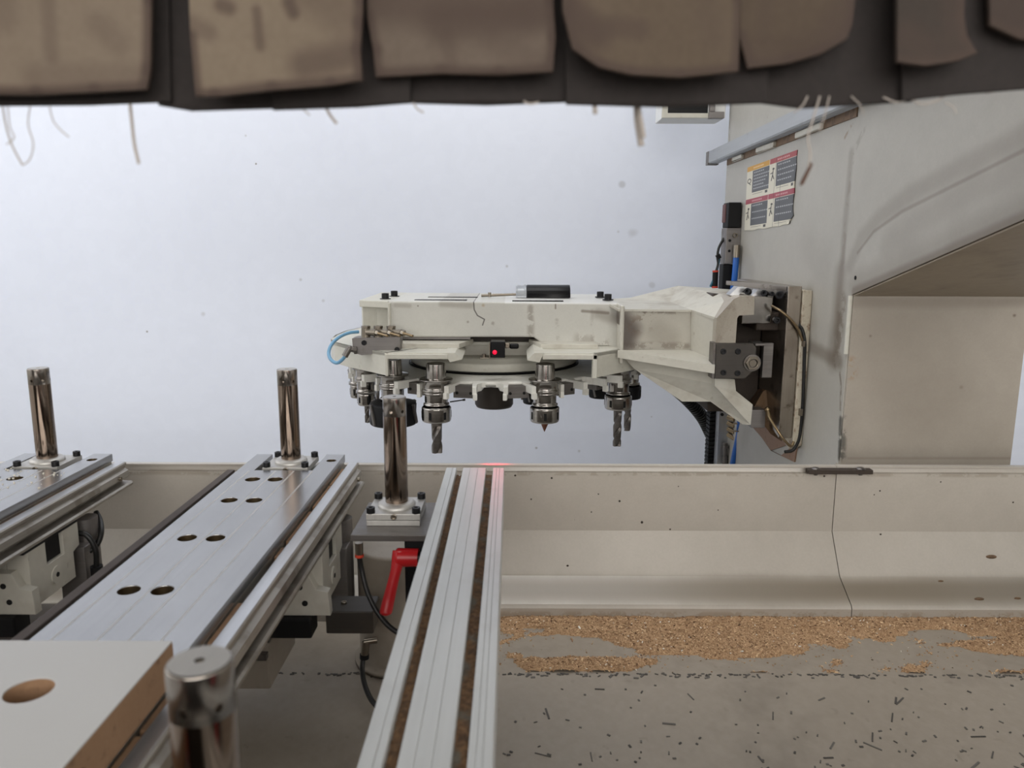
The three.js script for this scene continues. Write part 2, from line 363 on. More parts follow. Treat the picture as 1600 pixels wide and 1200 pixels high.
const tp = trayPanel(-1.6, SEAM - 0.0008, 'long folded ivory sheet panel left of the black joint line', V(-0.4, Y(0.7), -1.35), 501);
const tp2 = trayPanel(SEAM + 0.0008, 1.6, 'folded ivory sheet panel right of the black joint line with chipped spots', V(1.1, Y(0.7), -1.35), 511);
{
  // paint specks and chipped spots on the panels
  const face = (px, py) => py < 832 ? at(px, py, 1.3905) : (() => { let D = 1.39; for (let k = 0; k < 40; k++) { const p = at(px, py, D), r = CY - p.y; D = 0.5 * D + 0.5 * (r < 0.601 ? 1.39 - (r - 0.531) / 0.07 * 0.048 : 1.342 - (r - 0.601) / 0.03 * 0.055); } return at(px, py, D - 0.0005); })();
  const sp = [[805, 743, 2], [862, 747, 2], [968, 783, 2.2], [1003, 816, 3], [1047, 827, 2.4], [887, 884, 2.2], [924, 800, 1.6], [935, 772, 1.4], [1122, 797, 1.4], [1288, 744, 2], [1375, 767, 1.6], [1366, 773, 1.2], [1376, 835, 2], [1583, 785, 1.8], [1470, 753, 1.4], [898, 812, 1.2], [1060, 760, 1.2], [830, 780, 1.6]];
  for (const [px, py, r] of sp) { const p = face(px, py); part('speck', new THREE.SphereGeometry(r / 1202 * 1.15, 8, 6).scale(1, 1, 0.35).translate(p.x, p.y, p.z), M.darkInside, px > 1304 ? tp2 : tp); }
  for (const [px, py, r] of [[1549, 870, 8], [1530, 936, 7], [1590, 935, 5], [1470, 908, 4]]) { const p = face(px, py); part('chipped_spot', new THREE.IcosahedronGeometry(r / 1202 * 1.2, 1).scale(1.3, 0.5, 0.35).translate(p.x, p.y, p.z), M.grease, tp2); }
}
{
  const p0 = at(1260, 735, 1.388), p1 = at(1360, 735, 1.388);
  const o = thing('joint_strip', 'dark screwed strip bridging the joint of the two ivory panels', 'strip', V((p0.x + p1.x) / 2, p0.y, -1.388));
  part('strip', boxFrom(p0.x, p1.x, p0.y - 0.004, p0.y + 0.004, 1.376, 1.392, 0.001), M.darkInside, o);
  for (const px of [1275, 1345]) {
    const q = at(px, 735, 1.384);
    part('screw', [rod(V(q.x, q.y - 0.009, q.z), V(q.x, q.y + 0.006, q.z), 0.0035), new THREE.SphereGeometry(0.0085, 18, 8, 0, 7, 0, 1.1).scale(1.1, 0.7, 1.1).translate(q.x, q.y + 0.0005, q.z)], M.steelDark, o);
  }
}
const floorProfile = [[1.31, 0.665], [1.276, 0.668], [1.272, 0.658], [1.112, 0.663], [0.2, 0.80], [0.2, 0.83], [1.31, 0.72]].map(([D, r]) => [D, Y(r)]);
const floorY = D => D > 1.112 ? Y(0.658 + (1.272 - D) / 0.16 * 0.005) : Y(0.663 + (1.112 - D) / 0.912 * 0.137);
solo('tray_floor', 'grey painted floor of the chip tray with chipped paint', 'tray', side(floorProfile, -1.6, 1.6, 0), M.floorPaint, V(0, Y(0.83), -0.75));
{
  // machine bed that carries the tray
  solo('machine_bed', 'grey machine base under the chip tray', 'machine base', boxFrom(-1.6, 1.6, 0, Y(0.835), 0.2, 1.3, 0.01), M.floorPaint, V(0, 0, -0.75));
}

// ---------------------------------------------------------------- wooden debris
function dustMask(x, D) {
  const n = fbm(x / 2.4 + 0.5, D / 2.4, 26, 301, 4, 50) - 0.5, m = fbm(x / 2.4 + 0.5, D / 2.4, 90, 305, 2) - 0.5;
  const t = (1.272 - D) / 0.16;                                                          // 0 at the panel, 1 at the crease
  let k = 0.62 - t * 0.85 + n * 2.4 + m * 1.1;
  if (x < 0.02) k -= (0.02 - x) * 14;
  const gap = (a, b, u, v, s) => Math.max(0, 1 - Math.hypot((x - a) / u, (t - b) / v)) * s;
  k -= gap(0.11, 0.5, 0.13, 0.28, 3) + gap(0.62, 0.55, 0.16, 0.4, 1.6) + gap(0.30, 0.88, 0.12, 0.16, 1.6) + gap(0.74, 0.25, 0.12, 0.2, 1.2);
  k += gap(0.12, 0.84, 0.14, 0.18, 1.9) + gap(0.34, 0.42, 0.2, 0.4, 1.3) + gap(0.78, 0.95, 0.09, 0.14, 1.3) + gap(0.9, 0.5, 0.12, 0.3, 1.0) + (t < 0.14 ? 0.5 : 0);
  return k;
}
{
  const o = new THREE.Group(); o.name = 'sawdust'; scene.add(o); o.position.set(0.6, floorY(1.2), -1.2);
  o.userData = { kind: 'stuff', category: 'sawdust', label: 'brown sawdust lying along the foot of the ivory panel' };
  const NX = 340, ND = 46, X0 = -0.06, X1 = 1.25, D0 = 1.118, D1 = 1.285, pos = [], idx = [], gridH = [];
  for (let j = 0; j <= ND; j++) for (let i = 0; i <= NX; i++) {
    const x = X0 + (X1 - X0) * i / NX, D = D0 + (D1 - D0) * j / ND, k = dustMask(x, D);
    const h = k > 0 ? Math.min(0.007, 0.0015 + k * 0.006) * (0.6 + 0.6 * vnoise(i * 0.9, j * 0.9, 311)) : -0.003;
    gridH.push(k); pos.push(x - 0.6, floorY(D) - floorY(1.2) + h, -D + 1.2);
  }
  for (let j = 0; j < ND; j++) for (let i = 0; i < NX; i++) {
    const a = j * (NX + 1) + i, b = a + 1, c = a + NX + 1, d = c + 1;
    if (Math.max(gridH[a], gridH[b], gridH[c], gridH[d]) > 0) idx.push(a, b, d, a, d, c);
  }
  const g = new THREE.BufferGeometry(); g.setAttribute('position', new THREE.Float32BufferAttribute(pos, 3)); g.setIndex(idx); g.computeVertexNormals();
  g.setAttribute('uv', new THREE.Float32BufferAttribute(pos.reduce((u, v, i) => (i % 3 !== 1 && u.push(v), u), []), 2));
  const m = new THREE.Mesh(g, M.sawdust); m.name = 'dust_bed'; m.castShadow = m.receiveShadow = true; o.add(m);
  const N = 16000, grain = new THREE.BoxGeometry(1, 0.3, 0.45), im = new THREE.InstancedMesh(grain, mat({ color: 0xffffff, roughness: 0.9 }), N);
  const q = new THREE.Quaternion(), e = new THREE.Euler(), mm = new THREE.Matrix4(), col = new THREE.Color();
  let n = 0, tries = 0;
  while (n < N && tries++ < 90000) {
    const x = rr(X0, X1), D = rr(1.116, 1.283), k = dustMask(x, D);
    if (k + rr(-0.35, 0.25) < 0 && rnd() > 0.02) continue;
    const s = rr(0.0012, 0.0034) * (rnd() < 0.03 ? 1.9 : 1), h = k > 0 ? Math.min(0.007, 0.0015 + k * 0.006) : 0.0006;
    e.set(rr(-0.6, 0.6), rr(0, 6.3), rr(-0.6, 0.6));
    mm.compose(V(x - 0.6, floorY(D) - floorY(1.2) + h, -D + 1.2), q.setFromEuler(e), V(s, s, s));
    im.setMatrixAt(n, mm);
    const t = rnd(), c = mix([136, 104, 76], [222, 192, 154], t); if (rnd() < 0.012) c.splice(0, 3, 235, 232, 222); if (rnd() < 0.05) c.splice(0, 3, 84, 56, 38);
    im.setColorAt(n, col.setRGB(c[0] / 255, c[1] / 255, c[2] / 255, THREE.SRGBColorSpace)); n++;
  }
  im.count = n; im.name = 'grains'; im.castShadow = im.receiveShadow = true; o.add(im);
}
{
  // slivers and lost flecks of paint on the tray floor
  const N = 680, im = new THREE.InstancedMesh(new THREE.BoxGeometry(1, 0.0012, 1), mat({ color: 0xffffff, roughness: 0.8 }), N), mm = new THREE.Matrix4(), q = new THREE.Quaternion(), col = new THREE.Color();
  for (let i = 0; i < N; i++) {
    const crease = i < 300, x = crease ? rr(-0.45, 1.1) : 1.02 * Math.pow(rnd(), 0.8) - 0.01, D = crease ? 1.112 + rr(-0.010, 0.004) * rnd() : 1.09 - Math.pow(rnd(), 0.75) * 0.33;
    const l = crease ? rr(0.002, 0.009) : rnd() < 0.16 ? rr(0.012, 0.028) : rr(0.002, 0.0065), w = rr(0.0012, 0.003), a = crease ? rr(-1.3, 1.3) * rnd() : rr(0, 3.2);
    q.setFromEuler(new THREE.Euler(D < 1.11 ? 0.149 : 0, 0, 0)).multiply(new THREE.Quaternion().setFromAxisAngle(V(0, 1, 0), a));
    mm.compose(V(x - 0.5, floorY(D) + 0.0004 - floorY(1), -D + 1), q, V(l, 1, w)); im.setMatrixAt(i, mm);
    const k = rr(0.05, 0.13); im.setColorAt(i, col.setRGB(k, k * 0.92, k * 0.84));
  }
  im.name = 'wood_slivers'; im.position.set(0.5, floorY(1), -1); im.castShadow = im.receiveShadow = true; scene.add(im);
  im.userData = { kind: 'stuff', category: 'slivers', label: 'dark slivers and paint flecks scattered on the grey tray floor' };
}

// ---------------------------------------------------------------- aluminium tables
const TOP = 0.354;                                                                      // drop of the table tops
const TABLE_STEP = -0.4009;
{
  const base = V(-0.363, Y(TOP + 0.06), -0.75);
  const o = thing('aluminium_table', 'silver aluminium table in the middle with paired round holes and a steel pin', 'machine table', base, 'aluminium tables');
  const x0 = -0.439, x1 = -0.2875, D0 = 0.2, D1 = 1.283, nx0 = -0.412, nx1 = -0.319, nD = 1.187;
  const holes = [];
  for (const D of [1.139, 1.04, 0.897, 0.751]) for (const x of [-0.3985, -0.3635]) holes.push({ x, y: D, r: 0.0112 });
  holes.push({ x: -0.302, y: 1.245, r: 0.008 });
  const grooveX = [-0.4185, -0.3765, -0.3475, -0.318];
  // top slab in two layers, so that the long grooves and the holes have depth
  part('top_slab', plan([[x0, D0], [x1, D0], [x1, D1], [nx1, D1], [nx1, nD], [nx0, nD], [nx0, D1], [x0, D1]], Y(TOP + 0.013), Y(TOP), 0.0007, holes), M.aluTop, o);
  part('sub_plate', boxFrom(x0 + 0.004, x1 - 0.001, Y(TOP + 0.026), Y(TOP + 0.0135), D0, D1 - 0.002, 0.001), M.aluSide, o);
  for (const h of holes) part('bore', new THREE.CylinderGeometry(h.r * 0.99, h.r * 0.99, 0.0122, 28, 1, true).translate(h.x, Y(TOP + 0.0066), -h.y), M.brass, o);
  for (const x of grooveX) part('guide_line', boxFrom(x - 0.0014, x + 0.0014, Y(TOP + 0.0004), Y(TOP - 0.0001), D0, nD - 0.004, 0.0001), M.cast, o);
  const prof = [[-0.2803, -0.0137], [-0.265, -0.0137], [-0.2636, -0.0152], [-0.2636, -0.0185], [-0.2665, -0.0215], [-0.2665, -0.0245], [-0.2605, -0.028], [-0.2585, -0.0365], [-0.2625, -0.0405], [-0.272, -0.0415], [-0.272, -0.0468], [-0.257, -0.0475], [-0.2545, -0.0500], [-0.2545, -0.0535], [-0.262, -0.0565], [-0.2803, -0.0565]];
  part('side_profile', frontal(prof.map(([x, y]) => [x, Y(TOP) + y]), D0, 1.281, 0), M.aluSide, o);
  part('profile_top', boxFrom(-0.2800, -0.2655, Y(TOP + 0.0142), Y(TOP + 0.0132), D0, 1.280, 0.0004), M.alu, o);
  part('lower_profile', boxFrom(x0 + 0.004, -0.2825, Y(TOP + 0.056), Y(TOP + 0.0265), D0, 1.279, 0.001), M.aluSide, o);
  // packed sawdust in the slot, in uneven lengths
  const dust = []; let D = 0.3;
  while (D < 1.24) { const l = rr(0.03, 0.12); if (rnd() < 0.75) dust.push(boxFrom(-0.2868, -0.2806, Y(TOP + 0.024), Y(TOP + rr(0.0145, 0.0165)), D, Math.min(1.25, D + l), 0.0008)); D += l + rr(0.002, 0.02); }
  part('slot_dust', dust, M.mdf, o);
  part('rubber_strip', boxFrom(-0.4645, -0.4525, Y(TOP + 0.034), Y(TOP + 0.0065), D0, 1.212, 0.001), M.rubber, o);
  part('strip_carrier', boxFrom(-0.4524, -0.4352, Y(TOP + 0.05), Y(TOP + 0.03), D0, 1.2, 0.001), M.black, o);
  part('profile_screw', capScrew(V(-0.2592, Y(TOP + 0.033), -1.245), 0.0035, 0.004, V(1, 0, 0)), M.nickel, o);
  copy(o, V(TABLE_STEP, 0, 0), 'silver aluminium table at the far left with chips on its top');
}
// crumbs on the left table
{
  const N = 46, im = new THREE.InstancedMesh(new THREE.IcosahedronGeometry(1, 0), mat({ color: 0xd5d0c4, roughness: 0.9 }), N), mm = new THREE.Matrix4();
  for (let i = 0; i < N; i++) { const s = rr(0.0006, 0.0019); mm.compose(V(rr(-0.09, 0.05), s * 0.5, rr(-0.06, 0.05)), new THREE.Quaternion().setFromEuler(new THREE.Euler(rr(0, 3), rr(0, 3), 0)), V(s * 1.4, s, s)); im.setMatrixAt(i, mm); }
  im.name = 'wood_crumbs'; im.position.set(-0.745, Y(TOP), -1.13); im.castShadow = im.receiveShadow = true; scene.add(im);
  im.userData = { kind: 'stuff', category: 'crumbs', label: 'pale wood crumbs on the far left aluminium table' };
}

// ---------------------------------------------------------------- white board on the near end of the middle table
{
  const o = thing('cover_board', 'white laminated board with brown edges on the near table end', 'board', V(-0.36, Y(TOP), -0.4));
  const outline = [[-0.447, 0.15], [-0.2775, 0.15], [-0.2775, 0.583], [-0.447, 0.583]], hole = [{ x: -0.3506, y: 0.5115, r: 0.0165 }];
  part('core', plan(outline, Y(TOP - 0.0005), Y(0.3205), 0.0006, hole), M.mdf, o, 'brown worn board edge');
  part('laminate', plan(outline, Y(0.3204), Y(0.319), 0.0004, hole), M.laminate, o, 'smooth white top');
  part('edge_hole', rod(V(-0.2790, Y(0.338), -0.445), V(-0.2771, Y(0.338), -0.445), 0.0045), M.hole, o);
}

// ---------------------------------------------------------------- support rail
const RAIL = 0.34;
{
  const o = thing('support_rail', 'pale grey grooved aluminium rail with two slots full of sawdust', 'rail', V(-0.057, Y(RAIL + 0.05), -0.65));
  const pts = [], yT = Y(RAIL);
  const seg = (a, b, grooves) => { pts.push([a, yT - 0.0008], [a + 0.0008, yT]); for (const g of grooves) pts.push([g - 0.0004, yT], [g, yT - 0.0006], [g + 0.0004, yT]); pts.push([b - 0.0008, yT], [b, yT - 0.0008]); };
  seg(-0.1019, -0.0854, [-0.0915]);
  pts.push([-0.0854, yT - 0.012], [-0.0757, yT - 0.012]);
  seg(-0.0757, -0.0398, [-0.0645, -0.0525]);
  pts.push([-0.0398, yT - 0.012], [-0.0291, yT - 0.012]);
  seg(-0.0291, -0.0116, [-0.0235, -0.0188]);
  pts.push([-0.0116, yT - 0.05], [-0.1019, yT - 0.05]);
  part('profile', frontal(pts, 0.12, 1.157, 0), M.anodised, o);
  for (const [a, b] of [[-0.0854, -0.0757], [-0.0398, -0.0291]]) {
    const g = new THREE.PlaneGeometry(b - a, 1.02, 4, 260).rotateX(-Math.PI / 2), p = g.attributes.position;
    for (let i = 0; i < p.count; i++) p.setY(i, (vnoise(p.getX(i) * 400 + 50, p.getZ(i) * 260 + 500, a < -0.05 ? 331 : 333) - 0.4) * 0.003 + (fbm(0.5, p.getZ(i) / 2 + 0.5, 8, 337, 3) - 0.5) * 0.006);
    g.computeVertexNormals();
    const d = part('slot_dust', g.translate((a + b) / 2, yT - 0.0085, -0.635), M.slotDust, o, 'brown sawdust packed in the slot');
    d.userData.kind = 'stuff';
  }
}

// ---------------------------------------------------------------- steel pins on flanged bases
function makePin(x, D, drop, label) {
  const o = thing('stop_pin', label, 'pin', V(x, Y(drop), -D), 'upright steel pins');
  const y0 = Y(drop), H = 0.156, r = 0.016, tip = 0.026;
  part('post', lathe([[0.0001, 0.006], [r, 0.006], [r, H - tip]]).translate(x, y0, -D), M.pin, o);
  // tip with a centre hole and cross-drilled holes cut into it
  const cap = new Brush(lathe([[0, H - tip], [r, H - tip], [r, H - 0.0012], [r - 0.0012, H], [0.0024, H], [0.0012, H - 0.004], [0, H - 0.0045]], 56));
  const ev = new Evaluator(); ev.useGroups = false; ev.attributes = ['position', 'normal', 'uv'];
  let res = cap; cap.updateMatrixWorld();
  for (let k = 0; k < 6; k++) {
    const a = k * Math.PI / 3 + 0.35, b = new Brush(new THREE.CylinderGeometry(0.0023, 0.0023, 0.012, 18).rotateZ(Math.PI / 2).translate(r, 0, 0).rotateY(a).translate(0, H - 0.019, 0));
    b.updateMatrixWorld(); res = ev.evaluate(res, b, SUBTRACTION);
  }
  part('tip', res.geometry.translate(x, y0, -D), M.pinTip, o);
  part('end_face', new THREE.RingGeometry(0.0026, r - 0.0014, 40).rotateX(-Math.PI / 2).translate(x, y0 + H + 0.00015, -D), M.cast, o, 'pale turned end face');
  const w = 0.0365, e = 0.009, outline = [];
  for (const [sx, sy] of [[1, 1], [-1, 1], [-1, -1], [1, -1]]) outline.push([x + sx * w, D + sy * w]);
  part('flange', [plan(outline, y0 - 0.009, y0, 0.0008), lathe([[0.0262, 0], [0.0262, 0.0035], [0.022, 0.0068], [0.0158, 0.007]]).translate(x, y0, -D)], M.cast, o, 'pale cast flange with round collar');
  for (const [sx, sy] of [[1, 1], [-1, 1], [-1, -1], [1, -1]]) part('screw', capScrew(V(x + sx * (w - e + 0.0035), y0 - 0.0004, -D - sy * (w - e + 0.0035)), 0.0058, 0.0085), M.blackOxide, o);
  part('set_screw', capScrew(V(x + 0.001, y0 - 0.004, -D + w - 0.0018), 0.0042, 0.004, V(0, 0, 1)), M.nickel, o);
  return o;
}
const pinMid = makePin(-0.3665, 1.236, TOP - 0.0005, 'steel pin at the far end of the middle aluminium table');
copy(pinMid, V(TABLE_STEP - 0.004, 0, 0), 'steel pin on the far left aluminium table');
const pinRail = copy(pinMid, V(-0.1615 + 0.3665, -0.006, 1.236 - 1.036), 'steel pin on the dark bracket plate above the red lever');
copy(pinMid, V(-0.1535 + 0.3665, -0.004, 1.236 - 0.349), 'blurred steel pin nearest the viewer beside the white board');
{
  const y = Y(TOP + 0.006 + 0.009);
  const o = thing('bracket_plate', 'dark steel bracket plate beside the pale rail carrying a pin', 'bracket', V(-0.16, y - 0.03, -1.03), 'dark bracket plates');
  part('spacer', boxFrom(-0.198, -0.125, y - 0.0075, y, 0.9995, 1.0725, 0.0008), M.cast, o);
  part('plate', boxFrom(-0.213, -0.1045, y - 0.0165, y - 0.0075, 0.966, 1.098, 0.001), M.plateDark, o);
  part('support_block', boxFrom(-0.142, -0.103, y - 0.055, y - 0.0165, 0.975, 1.09, 0.002), M.black, o);
  copy(o, V(0.009, 0.002, 0.687), 'dark bracket plate under the blurred pin nearest the viewer');
  // red clamping lever
  const hub = at(637, 871, 0.962), hubD = 0.965;
  const l = thing('clamp_lever', 'red clamping lever under the dark bracket plate', 'lever', hub);
  part('hub', [rod(V(hub.x - 0.012, hub.y, hub.z), V(hub.x + 0.014, hub.y, hub.z), 0.0125, 0.0118, 28), new THREE.SphereGeometry(0.0125, 20, 14).scale(0.5, 1, 1).translate(hub.x - 0.012, hub.y, hub.z)], M.red, l);
  const arm = [[625, 862, 0.962], [620, 885, 0.955], [614, 910, 0.95], [607, 938, 0.945], [603, 956, 0.94]].map(p => at(...p));
  const g = new THREE.TubeGeometry(new THREE.CatmullRomCurve3(arm), 30, 1, 16, false), pp = g.attributes.position, curve = new THREE.CatmullRomCurve3(arm);
  for (let i = 0; i < pp.count; i++) { const t = Math.floor(i / 17) / 30, c = curve.getPointAt(t), v = V().fromBufferAttribute(pp, i).sub(c), r = 0.0098 - 0.0028 * sstep(0, 0.35, t) + 0.0012 * sstep(0.4, 1, t); v.multiplyScalar(r).multiply(V(1, 1, 0.75)); pp.setXYZ(i, c.x + v.x, c.y + v.y, c.z + v.z); }
  g.computeVertexNormals();
  const e = arm[arm.length - 1];
  part('handle', [g, new THREE.SphereGeometry(0.0083, 18, 12).scale(1, 0.6, 0.75).translate(e.x, e.y, e.z)], M.red, l);
  part('stud', rod(V(hub.x + 0.012, hub.y, hub.z), V(hub.x + 0.03, hub.y, hub.z), 0.007), M.blackOxide, l);
}
{
  // pedestal behind the bracket plate
  const o = thing('pedestal', 'grey round pedestal below the dark bracket plate', 'pedestal', V(-0.185, Y(0.66), -1.16));
  part('body', lathe([[0.0001, 0.195], [0.056, 0.195], [0.060, 0.19], [0.060, 0.012], [0.068, 0.008], [0.068, 0], [0.0001, 0]], 48).translate(-0.185, floorY(1.16), -1.16), M.floorPaint, o);
  part('clamp_bracket', boxFrom(-0.15, -0.108, Y(0.50), Y(0.40), 1.02, 1.08, 0.002), M.black, o);
}
// pneumatic cables with connectors
{
  const a = at(561, 850, 1.0), tip = at(561, 870, 1.0);
  const o = thing('pneumatic_cable', 'black cable with orange ring hanging from the bracket plate', 'cable', a);
  part('connector', rod(V(a.x, a.y + 0.002, a.z), V(a.x, tip.y + 0.004, a.z), 0.0055), M.nickel, o);
  part('collar', rod(V(a.x, tip.y + 0.004, a.z), V(a.x, tip.y, a.z), 0.0062), M.orange, o);
  part('cord', tube([[561, 868, 1.0], [565, 890, 1.0], [574, 925, 0.99], [590, 957, 0.98], [612, 982, 0.97], [650, 1003, 0.96]].map(p => at(...p)), 0.0035), M.cable, o);
  const b = at(572, 1003, 1.08);
  const p = thing('pneumatic_cable', 'black cable with angled metal plug low on the round pedestal', 'cable', b);
  part('plug', [rod(b, V(b.x - 0.003, b.y - 0.022, b.z), 0.006), rod(V(b.x - 0.003, b.y, b.z), V(b.x + 0.016, b.y + 0.001, b.z - 0.004), 0.005)], M.nickel, p);
  part('collar', rod(V(b.x - 0.003, b.y - 0.02, b.z), V(b.x - 0.0035, b.y - 0.027, b.z), 0.007), M.black, p);
  part('cord', tube([[568, 1024, 1.08], [566, 1045, 1.07], [570, 1070, 1.05], [580, 1093, 1.03], [600, 1115, 1.0]].map(q => at(...q)), 0.0038), M.cable, p);
}

// ---------------------------------------------------------------- carriages under the tables
{
  const X = -0.659, o = thing('carriage', 'cream bracket carriage with black recess under the far left table', 'carriage', V(X - 0.06, Y(0.497), -1.05), 'table carriages');
  const body = side([[0.99, Y(0.495)], [1.095, Y(0.495)], [1.095, Y(0.455)], [1.112, Y(0.45)], [1.112, Y(0.412)], [1.072, Y(0.412)], [1.072, Y(0.448)], [1.03, Y(0.448)], [1.03, Y(0.412)], [0.99, Y(0.412)]].map(p => p), X - 0.03, X, 0.001);
  part('bracket', [body, boxFrom(X - 0.14, X - 0.0305, Y(0.495), Y(0.425), 0.99, 1.11, 0.001)], M.ivoryWorn, o);
  part('front_flange', frontal([[X - 0.14, Y(0.496)], [X + 0.012, Y(0.496)], [X + 0.010, Y(0.462)], [X - 0.006, Y(0.458)], [X - 0.016, Y(0.437)], [X - 0.14, Y(0.437)]], 0.975, 0.99, 0.001), M.ivoryWorn, o);
  part('recess', boxFrom(X - 0.02, X - 0.005, Y(0.447), Y(0.412), 1.031, 1.071, 0.0005), M.black, o);
  part('strip', boxFrom(X - 0.02, X + 0.001, Y(0.413), Y(0.409), 0.98, 1.11, 0.0005), M.black, o);
  part('boss', rod(V(X - 0.001, Y(0.470), -1.048), V(X + 0.002, Y(0.470), -1.048), 0.013), M.ivoryWorn, o);
  part('boss_screw', rod(V(X + 0.001, Y(0.470), -1.048), V(X + 0.0028, Y(0.470), -1.048), 0.0035), M.hole, o);
  for (const [dx, dr] of [[-0.028, 0.455], [-0.022, 0.478]]) part('screw_hole', rod(V(X + dx, Y(dr), -0.9765), V(X + dx, Y(dr), -0.9745), 0.004), M.hole, o);
  part('oval_slot', rod(V(X - 0.052, Y(0.467), -0.9765), V(X - 0.052, Y(0.467), -0.9745), 0.009).scale(1, 1, 1), M.hole, o);
  part('bearing_block', boxFrom(X - 0.13, X - 0.012, Y(0.525), Y(0.4965), 0.965, 1.0, 0.003), M.black, o);
  part('cylinder_body', [rod(V(X - 0.01, Y(0.55), -1.15), V(X - 0.01, Y(0.42), -1.15), 0.018), boxFrom(X - 0.035, X + 0.006, Y(0.545), Y(0.455), 1.112, 1.15, 0.002)], M.plateGrey, o);
  const c = copy(o, V(-TABLE_STEP, 0, 0), 'grey bracket carriage under the middle table beside a dark box');
  // black loops of cable beside the left carriage
  const k = thing('cable_loop', 'two looped black cables behind the far left carriage', 'cable', V(X, Y(0.5), -1.16));
  part('cord', tube([[124, 863, 1.13], [140, 861, 1.13], [152, 850, 1.14], [158, 833, 1.15], [156, 812, 1.17], [150, 800, 1.18]].map(q => at(...q)), 0.0042), M.cable, k);
  part('cord', tube([[122, 833, 1.12], [133, 835, 1.12], [143, 845, 1.12], [150, 862, 1.12], [151, 885, 1.12]].map(q => at(...q)), 0.0042), M.cable, k);
  const s = at(151, 888, 1.12);
  part('plug', rod(V(s.x, s.y + 0.004, s.z), V(s.x, s.y - 0.03, s.z), 0.009), M.black, k);
  const b = thing('switch_box', 'dark grey switch box beside the carriage under the middle table', 'box', V(-0.222, Y(0.53), -1.02));
  part('case', boxFrom(-0.2555, -0.190, Y(0.528), Y(0.495), 0.985, 1.035, 0.002), M.bracketDark, b);
  part('top_screw', capScrew(V(-0.235, Y(0.495), -1.01), 0.004, 0.003), M.nickel, b);
  const r = thing('guide_rail', 'dark steel guide rail running under the aluminium tables', 'rail', V(-0.75, Y(0.56), -0.97));
  part('beam', boxFrom(-1.5, -0.33, Y(0.60), Y(0.535), 0.965, 1.09, 0.003), M.floorPaint, r);
  part('track', [boxFrom(-1.5, -0.33, Y(0.535), Y(0.526), 0.972, 0.992, 0.001), boxFrom(-1.5, -0.33, Y(0.552), Y(0.543), 0.955, 0.966, 0.001)], M.steelDark, r);
}

